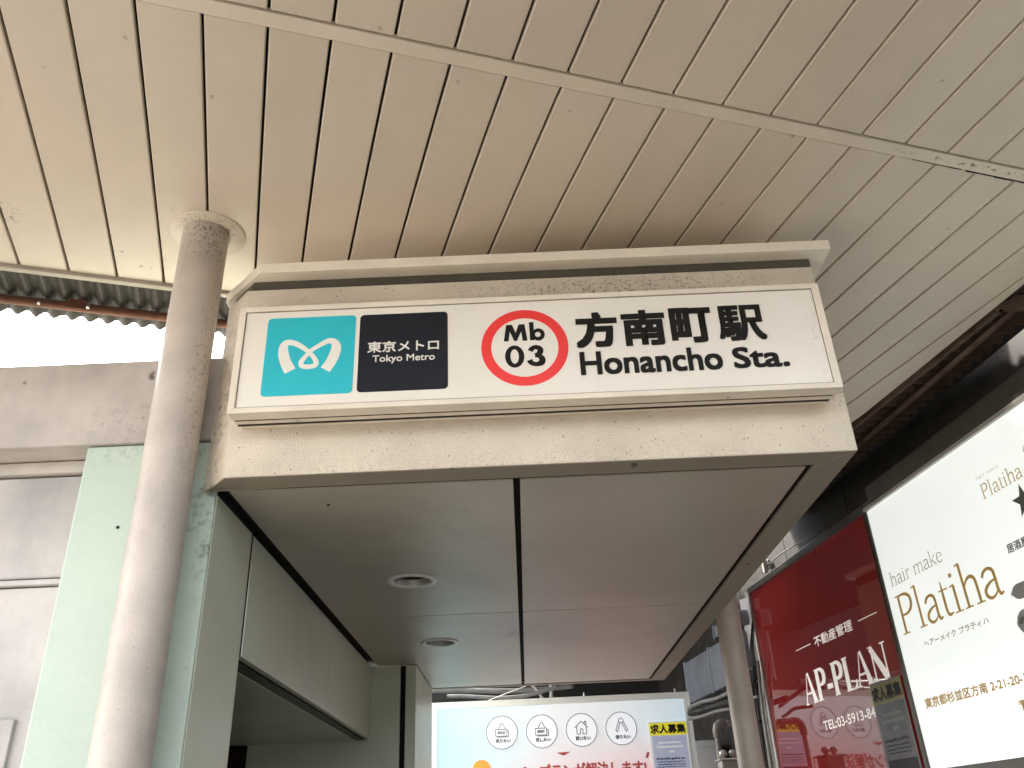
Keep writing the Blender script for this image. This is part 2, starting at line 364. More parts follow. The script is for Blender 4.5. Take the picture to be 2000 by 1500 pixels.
MB().prism([tuple(UV(u, v)[:2]) for u, v in ((U0, VB0), (2.6, VB0), (2.6, VB1), (U0, VB1))], CZ - .004, CZ + .016).build('trim_strip', M['band'], ceil, bevel=.0015, seg=1)
MB().prism([tuple(UV(u, v)[:2]) for u, v in ((U0, 2.657), (.38, 2.657), (.38, 2.682), (U0, 2.682))], CZ - .012, CZ + .03).build('edge_trim', M['trimdull'], ceil, bevel=.002, seg=1)
for i in range(26):                                         # mildewed open joint along the right end of the strip
    ua = 1.76 + i * .022; wv = .001 + .0055 * min(1, i / 14) * random.uniform(.5, 1.15)
    if i in (8,): continue
    MB().prism([tuple(UV(u, v)[:2]) for u, v in ((ua, VB1 - .001), (ua + .0225, VB1 - .001), (ua + .0225, VB1 + wv * random.uniform(.7, 1.2)), (ua, VB1 + wv))], CZ - .0046, CZ + .001).build('mildew_patch', M['gap'], ceil)
# backing board above the planks
bp = clip([tuple(UV(u, v)[:2]) for u, v in ((U0, .26), (2.7, .26), (2.7, 2.66), (U0, 2.66))], (NW.x, NW.y), 2.6)
MB().prism(bp, CZ + .026, CZ + .05).build('backing_board', M['gap'], ceil)
bp = clip([tuple(UV(u, v)[:2]) for u, v in ((.38, 2.6601), (2.7, 2.6601), (2.7, 4.4), (.38, 4.4))], EN, EC - .01)
MB().prism(bp, CZ + .026, CZ + .05).build('backing_board', M['gap'], ceil)
# dark steel angle along the right edge
e0 = EB; e1 = EA + (EA - EB) * 1.6
q = Vector(EN) * .02
MB().prism([tuple(e0), tuple(e0 + q), tuple(e1 + q), tuple(e1)], CZ - .012, CZ + .05).build('edge_angle', M['darkrust'], ceil)
MB().box(EB.x - .01, 2.28, EB.y, EB.y + .02, CZ - .012, CZ + .05).build('edge_angle', M['darkrust'], ceil)

# ================================================================== CORRUGATED ROOFS
def corrugated(fn, s0, s1, t0, t1, pitch, amp, name, m, parent):
    """fn(s, t, z) -> point; waves across s"""
    mb = MB(); n = int((s1 - s0) / pitch * 8); vs = []; fs = []
    for i in range(n + 1):
        s_ = s0 + (s1 - s0) * i / n; z = amp * math.sin(2 * math.pi * s_ / pitch)
        for t_ in (t0, t1):
            vs += [fn(s_, t_, z), fn(s_, t_, z + .0025)]
    for i in range(n):
        a = i * 4; b = a + 4
        fs += [(a, b, b + 2, a + 2), (a + 1, a + 3, b + 3, b + 1), (a, a + 1, b + 1, b), (a + 2, b + 2, b + 3, a + 3)]
    mb.add(vs, fs); return mb.build(name, m, parent)
r1 = thing('corrugated_roof', 'grey corrugated iron roof with rusty purlin against the white sky, left of the pole', 'roof', tuple(UV(-1, 2.8, 3.3)))
corrugated(lambda s_, t_, z: UV(s_, t_, 3.315 + z), -3.4, .55, 2.45, 3.068, .062, .011, 'sheet', M['corr'], r1)
pa, pbb = UV(-3.4, 2.935, 3.285), UV(.55, 2.935, 3.285)
MB().tube([pa, pbb], .017, 12).build('purlin', M['rust'], r1, smooth=True)
MB().tube([UV(-3.4, 2.70, 3.288), UV(.55, 2.70, 3.288)], .012, 8).build('purlin', M['rust'], r1, smooth=True)
for (x, y) in ((80, 596), (175, 604)):
    p = atZ(x, y, 3.275); MB().tube([p + Vector((0, -.01, .01)), p + Vector((0, -.016, -.004))], .006, 8).build('bolt', M['alu'], r1)
u_ = (UV(0, 0) - UV(0, 0))
for uu in (-1.02, -.72):
    MB().pbox(Plane(UV(uu, 2.915, 3.285), UV(1, 0), -UV(0, 1)), -.035, .035, -.02, .02, 0, .004).build('splice_plate', M['rust'], r1, bevel=.002, seg=1)
r2 = thing('corrugated_roof', 'rusty dark corrugated roof edge above the illuminated white sign on the right', 'roof', tuple(CW(2.4, 3.4, 3.3)))
corrugated(lambda s_, t_, z: CW(t_, s_, 3.325 + z), 2.3, 5.3, 2.27, 2.56, .076, .012, 'sheet', M['darkrust'], r2)
MB().tube([CW(2.42, 2.3, 3.29), CW(2.42, 5.3, 3.29)], .014, 10).build('purlin', M['darkrust'], r2, smooth=True)
# added slabs that block daylight, so the far end stays dark
MB().prism([(-.62, 3.3), (1.9, 3.45), tuple(CW(2.9, 2.6)[:2]), tuple(CW(2.9, 5.35)[:2]), (1.35, 5.6), (1.35, 9.2), (-.62, 9.2)], 3.42, 3.6).build('added_light_blocker', M['void'], kind='structure')
MB().prism([tuple(CW(2.57, -.5)[:2]), tuple(CW(2.9, -.5)[:2]), tuple(CW(2.9, 2.7)[:2]), tuple(CW(2.57, 2.7)[:2])], 3.36, 3.5).build('added_light_blocker', M['void'], kind='structure')
# wire across the sky
tag(MB().tube([atY(-60, 627, 6), atY(20, 621, 6), atY(115, 616, 6), atY(330, 600, 6)], .006, 6).build('overhead_wire', M['cable'], smooth=True), 'thin overhead wire crossing the white sky below the corrugated roof', 'wire')

# ================================================================== ROUND POLES
PX, PY = -.943, 2.1525
pole = thing('round_pole', 'thick round beige pole with a ceiling flange, in front of the mint pillar', 'pole', (PX, PY, 0), group='round steel poles holding the canopy')
MB().lathe((PX, PY), [(.07, 0), (.07, .8), (.07, 1.6), (.07, 2.4), (.07, CZ - .004)], 64).build('shaft', M['pole'], pole, smooth=True)
MB().lathe((PX + .006, PY + .004), [(.07, CZ - .0055), (.112, CZ - .0055), (.114, CZ - .004), (.114, CZ + .0005)], 64).build('flange', M['band'], pole, smooth=True)
MB().lathe((PX, PY), [(.07, .0), (.12, .0), (.12, .012), (.07, .012)], 40).build('base_plate', M['pole'], pole)

# ================================================================== LEFT WALL, BEAM, MINT PILLAR
lw = thing('concrete_wall', 'pale painted concrete wall and parapet beam behind the round pole', 'wall', (-2.2, 2.4, 0))
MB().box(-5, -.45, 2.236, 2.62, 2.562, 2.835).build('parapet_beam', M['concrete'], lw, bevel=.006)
MB().box(-5, -.45, 2.25, 2.66, 2.8355, 2.842).build('added_bounce_stop', M['frame'], lw)  # unseen dark sheet, added to stop sun bouncing off the beam top
MB().box(-5, -1.231, 2.337, 2.62, 2.521, 2.558).build('ledge', M['concrete'], lw, bevel=.003)
MB().box(-5, -1.231, 2.352, 2.62, 2.207, 2.515).build('wall_panel', M['wall'], lw, bevel=.006)
MB().box(-5, -1.231, 2.338, 2.62, 2.185, 2.2).build('batten', M['wall'], lw, bevel=.003)
MB().box(-5, -1.231, 2.352, 2.62, 0, 2.181).build('wall_panel', M['wall'], lw, bevel=.004)
x_, _ = atY(28, 1405, 2.34).x, 0
MB().box(-2.4, atY(28, 1405, 2.34).x, 2.338, 2.3515, 0.9, atY(28, 1405, 2.34).z).build('notice_board', M['wall'], lw, bevel=.002)
gp = thing('mint_pillar', 'mint green painted pillar behind the beige pole, left of the station entrance', 'pillar', (-1.03, 2.24, 0))
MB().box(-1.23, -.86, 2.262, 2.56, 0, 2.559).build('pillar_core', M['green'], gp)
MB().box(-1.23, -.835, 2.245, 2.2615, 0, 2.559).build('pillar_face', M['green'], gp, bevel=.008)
p = atY(230, 1030, 2.244)
MB().tube([p + Vector((0, .01, 0)), p + Vector((0, -.002, 0))], .0045, 8).build('screw_hole', M['black'], gp)

# ================================================================== STATION ENTRANCE CANOPY BOX
bx = thing('entrance_canopy', 'cream boxed canopy over the station entrance carrying the station name sign', 'canopy', (.04, 4, 2.4))
Z0, Z1 = 2.4, 3.013
XL, XR, YF, YB = -.783, .943, 2.142, 5.89
MB().prism([(-.869, 2.235), (XL, YF), (XR, YF), (XR, YF + .05), (XL + .02, YF + .05), (-.84, 2.243)], Z0, Z1)
o = MB()
o.hexa([(-.869, 2.236, Z0), (XL, YF, Z0), (XR, YF, Z0), (XR, 2.2, Z0), (-.869, 2.2445, Z0)], [(-.869, 2.236, Z1), (XL, YF, Z1), (XR, YF, Z1), (XR, 2.2, Z1), (-.869, 2.2445, Z1)])
o.build('front_fascia', M['fascia'], bx, bevel=.005, seg=2)
MB().box(XR - .05, XR, 2.202, YB, Z0 + .002, Z1).build('side_fascia', M['fascia'], bx)
MB().box(-.869, XR - .052, YB - .05, YB, Z0 + .002, Z1).build('back_fascia', M['trim'], bx)
# dark reveal and roof trim above
MB().prism([(-.86, 2.262), (-.775, 2.168), (.95, 2.168), (.95, YB - .02), (-.86, YB - .02)], Z1 - .01, 3.06).build('reveal', M['reveal'], bx)
MB().prism([(-.895, 2.272), (-.745, 2.118), (1.004, 2.118), (1.004, YB + .02), (-.895, YB + .02)], 3.06, 3.094).build('roof_slab', M['slabtrim'], bx, bevel=.002, seg=1)
# soffit border strips
g0 = .0015
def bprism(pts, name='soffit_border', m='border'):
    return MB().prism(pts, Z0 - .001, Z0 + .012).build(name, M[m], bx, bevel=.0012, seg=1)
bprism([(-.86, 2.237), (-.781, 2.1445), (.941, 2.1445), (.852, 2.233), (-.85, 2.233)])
MB().box(-.80, .85, 2.2335, 2.2475, Z0 + .003, Z0 + .02).build('seam', M['gap'], bx)
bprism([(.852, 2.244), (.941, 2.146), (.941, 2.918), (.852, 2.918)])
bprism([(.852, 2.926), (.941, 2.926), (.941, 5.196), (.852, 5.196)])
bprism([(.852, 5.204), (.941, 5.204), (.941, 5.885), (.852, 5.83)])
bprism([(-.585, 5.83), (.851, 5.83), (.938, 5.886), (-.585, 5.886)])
MB().box(-.83, .938, 2.203, 5.835, Z0 + .022, Z0 + .04).build('soffit_backing', M['gap'], bx)
# soffit panels with round holes for the two downlights
DL = [(-.403, 3.24), (-.402, 4.39)]
def soffit_panel(x0, x1, y0, y1, holes=()):
    pl = Plane((0, 0, Z0), (1, 0, 0), (0, 0, -1))           # up = n x r -> (0,-1,0)
    sg = 1 if pl.u.y > 0 else -1
    L = [[(x0, sg * y0), (x1, sg * y0), (x1, sg * y1), (x0, sg * y1)]]
    for hx, hy in holes: L.append([(hx + .075 * math.cos(a * math.pi / 18), sg * (hy + .075 * math.sin(a * math.pi / 18))) for a in range(36)])
    return MB().poly(pl, L, -.012, 0.0005).build('soffit_panel', M['soffit'], bx)
soffit_panel(-.799, .001, 2.249, 3.8125, DL[:1])
soffit_panel(.021, .829, 2.249, 3.8125)
MBp = [(-.799, .001), (.021, .829)]
o = MB(); pl = Plane((0, 0, Z0), (1, 0, 0), (0, 0, -1)); sg = 1 if pl.u.y > 0 else -1
L = [[(x, sg * y) for x, y in ((-.799, 3.8205), (.001, 3.8205), (.001, 5.80), (-.583, 5.80), (-.583, 4.948), (-.799, 4.948))]]
hx, hy = DL[1]; L.append([(hx + .075 * math.cos(a * math.pi / 18), sg * (hy + .075 * math.sin(a * math.pi / 18))) for a in range(36)])
o.poly(pl, L, -.012, .0005).build('soffit_panel', M['soffit'], bx)
soffit_panel(.021, .829, 3.8205, 5.80)
p = atZ(641, 985, Z0); MB().lathe((p.x, p.y), [(.0045, Z0 - .003), (.0045, Z0)], 10).build('screw', M['black'], bx)
for i, (hx, hy) in enumerate(DL):
    d = thing('downlight', ['round recessed downlight in the soffit, the larger one nearer the viewer', 'round recessed downlight in the soffit, farther one next to the return wall'][i], 'ceiling light', (hx, hy, Z0), group='recessed downlights in the soffit')
    MB().lathe((hx, hy), [(.072, Z0 + .004), (.072, Z0 - .004), (.078, Z0 - .007), (.090, Z0 - .006), (.096, Z0 - .001), (.096, Z0 + .0)], 48).build('trim_ring', M['adframe'], d, smooth=True)
    MB().lathe((hx, hy), [(.0725, Z0 - .002), (.066, Z0 + .02), (.060, Z0 + .07), (.05, Z0 + .11), (.001, Z0 + .12)], 48).build('reflector', M['alu'], d, smooth=True)
    MB().lathe((hx, hy), [(.022, Z0 + .112), (.026, Z0 + .06), (.024, Z0 + .035), (.012, Z0 + .025), (.0005, Z0 + .024)], 24).build('lamp_bulb', M['white'], d, smooth=True)

# ================================================================== STATION SIGN
SY = 2.03
sg_ = thing('station_sign', 'long white station name sign with blue and red emblems on the cream fascia', 'sign', (.07, 2.14, 2.54))
SP = Plane((0, SY, 1.5), (1, 0, 0), (0, -1, 0))
sx0, sx1, sz0, sz1 = -.756, .897, 2.537, 2.893
aL, bT = SP.st(480, 610); aR, _ = SP.st(1583, 562); _, bB = SP.st(1632, 745)
bT = (SP.st(480, 610)[1] + SP.st(1583, 562)[1]) / 2; bB = (SP.st(458.5, 798)[1] + SP.st(1632, 745)[1]) / 2
aL = (SP.st(480, 610)[0] + SP.st(458.5, 798)[0]) / 2; aR = (SP.st(1583, 562)[0] + SP.st(1632, 745)[0]) / 2
sz1 = SP.st(1590, 553)[1] + 1.5
fr = MB()
f0, f1 = aL, aR; g0_, g1_ = bB, bT
ol, or_, ob, ot = sx0, sx1, sz0 - 1.5, sz1 - 1.5
MB().box(sx0 + .02, sx1 - .02, SY + .04, 2.141, sz0 + .012, sz1 - .02).build('inner_box', M['gap'], sg_)
for ya in (SY + .0452, SY + .0772): MB().box(sx0 + .006, sx1 - .014, ya, ya + .0075, sz0 + .0015, sz1 - .02).build('seam', M['gap'], sg_)
# mitred frame: four strips
for (A, B, C, D) in (((ol, ob), (or_, ob), (f1, g0_), (f0, g0_)), ((or_, ob), (or_, ot), (f1, g1_), (f1, g0_)), ((or_, ot), (ol, ot), (f0, g1_), (f1, g1_)), ((ol, ot), (ol, ob), (f0, g0_), (f0, g1_))):
    m_ = MB().hexa([SP.P(*A, -.012), SP.P(*B, -.012), SP.P(*C, -.012), SP.P(*D, -.012)], [SP.P(*A, 0), SP.P(*B, 0), SP.P(*C, 0), SP.P(*D, 0)])
    m_.build('frame_bar', M['trim'], sg_, bevel=.0012, seg=1)
MB().box(sx0 + .001, sx1 - .001, SY + .0125, SY + .045, sz0 + .0, sz1 - .002).build('cabinet', M['trim'], sg_, bevel=.0015, seg=1)
MB().box(sx0 + .004, sx1 - .004, SY + .053, SY + .077, sz0 + .003, sz1 - .004).build('cabinet', M['trim'], sg_, bevel=.0015, seg=1)
MB().box(sx0 + .008, sx1 - .012, SY + .085, 2.1405, sz0 + .006, sz1 - .006).build('cabinet', M['trim'], sg_, bevel=.0015, seg=1)
MB().pbox(SP, f0 - .002, f1 + .002, g0_ - .002, g1_ + .002, -.0115, -.005).build('face_panel', M['signface'], sg_)
for (A, B, C, D) in ((f0, f0 + .002, g0_, g1_), (f1 - .002, f1, g0_, g1_), (f0 + .0021, f1 - .0021, g0_, g0_ + .0022), (f0 + .0021, f1 - .0021, g1_ - .0022, g1_)):
    MB().pbox(SP, A, B, C, D, -.0049, -.003).build('gasket', M['gasket'], sg_)
SF = Plane((0, SY + .005, 1.5), (1, 0, 0), (0, -1, 0))      # the face itself
def rrect(pl, c4, rad, h, name, m, parent):
    # c4: pixel corners TL, TR, BR, BL
    s4 = [pl.st(*c) for c in c4]; a0 = (s4[0][0] + s4[3][0]) / 2; a1 = (s4[1][0] + s4[2][0]) / 2; b1 = (s4[0][1] + s4[1][1]) / 2; b0 = (s4[2][1] + s4[3][1]) / 2
    L = []
    for cx, cy, st in ((a1 - rad, b1 - rad, 0), (a0 + rad, b1 - rad, 90), (a0 + rad, b0 + rad, 180), (a1 - rad, b0 + rad, 270)):
        for i in range(7): an = math.radians(st + i * 15); L.append((cx + rad * math.cos(an), cy + rad * math.sin(an)))
    return MB().poly(pl, [L], 0, h).build(name, m, parent)
rrect(SF, ((524, 622), (695, 617), (689, 768), (509, 775)), .012, .0008, 'emblem_tile', M['cyan'], sg_)
rrect(SF, ((704, 615), (874.5, 609.5), (875, 759), (696.5, 767)), .012, .0008, 'name_tile', M['navy'], sg_)
z5 = lambda L: [(400 + x / 5, 450 + y / 5, wd / 5) for x, y, wd in L]
mb = MB()
ribbon(mb, SF, z5([(835, 1376, 116), (790, 1290, 106), (768, 1200, 100), (775, 1130, 82), (815, 1097, 64), (880, 1105, 58), (950, 1140, 50), (1015, 1188, 44), (1060, 1235, 44), (1086, 1285, 50), (1075, 1320, 50), (1012, 1335, 52)]), .0012)
ribbon(mb, SF, z5([(1176, 1362, 104), (1235, 1280, 104), (1275, 1190, 102), (1284, 1125, 88), (1255, 1085, 66), (1205, 1083, 58), (1130, 1120, 48), (1045, 1172, 44), (985, 1232, 44), (942, 1288, 50), (952, 1326, 50), (1015, 1335, 52)]), .0014)
mb.build('heart_emblem', M['white'], sg_, smooth=True)
zz = lambda x, y: (430 + x / 3.3333, 450 + y / 3.3333)
text_px('lettering', '東京メトロ', SF, zz(958, 800), zz(1425, 780), zz(958, 728), M['white'], sg_, bold=.0007, h=.0012)
text_px('lettering', 'Tokyo Metro', SF, zz(990, 875), zz(1398, 855), zz(990, 818), M['white'], sg_, bold=.0004, h=.0012)
# red ring
zc_ = lambda x, y: (930 + x / 8.335, 590 + y / 8.335)
c0 = SF.st(*zc_(792, 733)); rx = (SF.st(*zc_(1502, 700))[0] - SF.st(*zc_(84, 760))[0]) / 2; ry = (SF.st(*zc_(790, 118))[1] - SF.st(*zc_(790, 1350))[1]) / 2
rxi = (SF.st(*zc_(1337, 700))[0] - SF.st(*zc_(246, 760))[0]) / 2; ryi = (SF.st(*zc_(790, 254))[1] - SF.st(*zc_(790, 1205))[1]) / 2
Rr, Ri = (rx + ry) / 2, (rxi + ryi) / 2
print('ring', rx, ry, rxi, ryi)
circ = lambda c, a, b=None, n=72: [(c[0] + a * math.cos(2 * math.pi * i / n), c[1] + (b or a) * math.sin(2 * math.pi * i / n)) for i in range(n)]
MB().poly(SF, [circ(c0, rx, ry), circ(c0, rxi, ryi)], 0, .0008).build('line_ring', M['red'], sg_)
pp = lambda L: [SF.st(*zc_(x, y)) for x, y in L]
mb = MB()
mb.poly(SF, [pp([(450, 642), (486, 376), (582, 373), (642, 500), (690, 366), (785, 362), (836, 626), (756, 631), (733, 478), (664, 632), (618, 634), (548, 484), (526, 640)][::-1])], 0, .0008)
mb.poly(SF, [pp([(857, 330), (930, 328), (950, 618), (878, 622)][::-1])], 0, .0008)
cb = SF.st(*zc_(1012, 528)); ex = lambda x, y, dx, dy: (SF.st(*zc_(x + dx, y))[0] - SF.st(*zc_(x - dx, y))[0]) / 2
mb.poly(SF, [circ(cb, ex(1012, 528, 104, 0), SF.st(*zc_(1012, 430))[1] - cb[1], 40), circ((cb[0] - .0015, cb[1]), ex(1012, 528, 47, 0), SF.st(*zc_(1012, 486))[1] - cb[1], 40)], 0, .0010)
cb = SF.st(*zc_(627, 887))
mb.poly(SF, [circ(cb, ex(627, 887, 157, 0), SF.st(*zc_(627, 708))[1] - cb[1], 48), circ(cb, ex(627, 887, 68, 0), SF.st(*zc_(627, 770))[1] - cb[1], 48)], 0, .0008)
z8 = lambda L: [(930 + x / 8.335, 590 + y / 8.335, wd / 8.335) for x, y, wd in L]
ribbon(mb, SF, z8([(880, 800, 88), (905, 762, 84), (965, 735, 80), (1030, 755, 92), (1045, 800, 100), (1015, 845, 84), (960, 868, 70)]), .0009)
ribbon(mb, SF, z8([(960, 872, 70), (1030, 880, 80), (1075, 925, 100), (1065, 985, 104), (980, 1012, 80), (900, 990, 84), (868, 945, 92)]), .0011)
mb.build('line_number', M['black'], sg_)
zt = lambda x, y: (1100 + x / 4, 550 + y / 4)
def textz(s, x0, x1, yl, yr, htop, bold, h=.0012):
    # ink box: left/right, baseline at left/right, top at left
    return text_px('lettering', s, SF, zt(x0, yl), zt(x1, yr), zt(x0, htop), M['black'], sg_, bold=bold, h=h)
textz('方', 105, 440, 522, 512, 245, .0052)
textz('南', 473, 820, 506, 495, 228, .0048)
textz('町', 855, 1188, 484, 474, 208, .0050)
textz('駅', 1228, 1602, 470, 455, 192, .0036)
textz('Honancho', 140, 1258, 735, 688, 552, .0024)
textz('Sta.', 1340, 1775, 682, 662, 516, .0024)

# ================================================================== SIDE WALL UNDER THE CANOPY
SX = -.833
sw = thing('entrance_side_wall', 'olive panelled side wall with a lowered header, under the canopy on the left', 'wall', (SX, 3.6, 0))
MB().box(-.8335, SX + .002, 2.2465, 2.588, 0, 2.392).build('jamb_panel', M['olive'], sw, bevel=.002, seg=1)
MB().box(-.885, SX - .022, 2.565, 4.95, 2.02, 2.43).build('header_core', M['void'], sw)
zb = 2.02
MB().box(-.8585, -.8335, 2.264, 2.62, 2.3935, 2.4245).build('shadow_gap', M['void'], sw)
MB().box(-.90, -.801, 2.27, 5.15, 2.425, 2.445).build('shadow_gap', M['void'], sw)
MB().box(-.862, SX - .003, 2.5885, 2.617, zb, 2.393).build('open_joint', M['void'], sw)
MB().box(-.862, SX, 2.618, 3.827, zb, 2.394).build('header_panel', M['olive'], sw, bevel=.003)
MB().box(-.862, SX, 3.832, 4.945, zb, 2.394).build('header_panel', M['olive'], sw, bevel=.003)
MB().box(-.905, -.866, 2.6, 4.945, zb - .006, zb + .05).build('header_edge', M['frame'], sw)
MB().box(-2.4, -.908, 2.6, 3.9, zb - .008, zb + .03).build('recess_ceiling_panel', M['olive'], sw, bevel=.002, seg=1)
MB().box(-2.4, -.908, 3.903, 4.945, zb - .008, zb + .03).build('recess_ceiling_panel', M['olive'], sw, bevel=.002, seg=1)
MB().box(-2.6, -2.4, 2.6, 4.95, 0, 2.1).build('recess_wall', M['olive'], sw)
rw = thing('return_wall', 'olive return wall with dark vertical joint closing the passage beside the far downlight', 'wall', (-.7, 4.96, 0))
MB().box(-2.4, -.674, 4.95, 5.0, 0, 2.396).build('wall_panel', M['olive'], rw, bevel=.002, seg=1)
MB().box(-.672, -.645, 4.965, 5.0, 0, 2.396).build('joint', M['void'], rw)
MB().box(-.643, -.586, 4.95, 5.85, 0, 2.396).build('corner_panel', M['olive'], rw, bevel=.002, seg=1)
dr = thing('dark_doorway', 'dark framed door low in the recess left of the return wall', 'door', (-1.55, 4.94, 0))
MB().box(-1.62, -1.49, 4.925, 4.948, 0, 2.02).build('door_frame', M['void'], dr)
MB().box(-1.60, -1.525, 4.915, 4.924, 0, 2.0).build('door_panel', M['darkdoor'], dr)

# ================================================================== RIGHT WALL AND ITS SIGNS
rwl = thing('tiled_wall', 'dark speckled stone wall running behind the red and white signs', 'wall', tuple(CW(2.7, 4, 0)))
RW = Plane(CW(2.62, 0, 0), -DW, -NW)
s = -9.0
while s < 9.0:
    for (za, zb_) in ((0, 1.5), (1.503, 3.0), (3.003, 3.34), (3.343, 4.6)):
        if za > 3.3 and s + .9 > -4.6: continue
        MB().pbox(RW, s + .0025, s + .8975, za, zb_, -.25, 0).build('stone_panel', M['tile'], rwl, bevel=.002, seg=1)
    s += .9
MB().pbox(RW, -9, 9, 0, 3.3, -.26, -.012).build('joint_backing', M['void'], rwl)
WS = Plane(CW(2.5, 0, 1.5), -DW, -NW)                       # face of the two signs; right = towards the viewer
sL = WS.st(1463, 1160)[0]; sD = (WS.st(1693, 1002)[0] + WS.st(1818, 1500)[0]) / 2; sR = -1.2
zT = (WS.st(1463, 1160)[1] + WS.st(1693, 1002)[1] + WS.st(2000, 785)[1]) / 3; zB = (WS.st(1818, 1500)[1] + WS.st(2000, 1483)[1]) / 2
print('signs', sL, sD, zT, zB)
rs = thing('red_sign', 'glossy dark red wall sign for property management with white lettering and a poster', 'sign', tuple(WS.P(sL, -1.3, -.1)))
MB().pbox(WS, sL, sD - .016, zB - .9, zT - .0, -.09, 0).build('face_panel', M['redsign'], rs)
MB().pbox(WS, sL - .06, sL - .001, zB - .9, zT + .03, -.1, .012).build('frame_bar', M['alu'], rs, bevel=.004)
MB().pbox(WS, sL - .012, sL + .022, zB - .9, zT + .01, .0005, .016).build('frame_bar', M['alu'], rs, bevel=.003)
MB().pbox(WS, sL - .001, sD - .02, zT + .001, zT + .045, -.1, .014).build('frame_bar', M['frame'], rs, bevel=.004)
MB().pbox(WS, sD - .030, sD - .001, zB - .9, zT + .0, -.05, .010).build('divider', M['frame'], rs, bevel=.002)
ws = thing('white_sign', 'backlit white wall sign for a hair salon with gold lettering', 'sign', tuple(WS.P((sD + sR) / 2, -1.3, -.1)))
MB().pbox(WS, sD, sR, zB, zT, -.09, 0).build('face_panel', M['whitesign'], ws)
MB().pbox(WS, sD - .018, sR, zT + .003, zT + .022, -.1, .012).build('frame_bar', M['alu'], ws, bevel=.002)
MB().pbox(WS, sD - .018, sR, zT + .024, zT + .05, -.1, .006).build('frame_bar', M['frame'], ws, bevel=.002)
MB().pbox(WS, sD, sR, zB - .07, zB - .001, -.1, .012).build('frame_bar', M['frame'], ws, bevel=.003)
MB().pbox(WS, sD, sR, zT + .055, zT + .14, -.1, -.02).build('cornice', M['frame'], ws, bevel=.004)
MB().pbox(WS, sD, sR, zB - .9, zB - .072, -.1, -.03).build('lower_panel', M['frame'], ws)

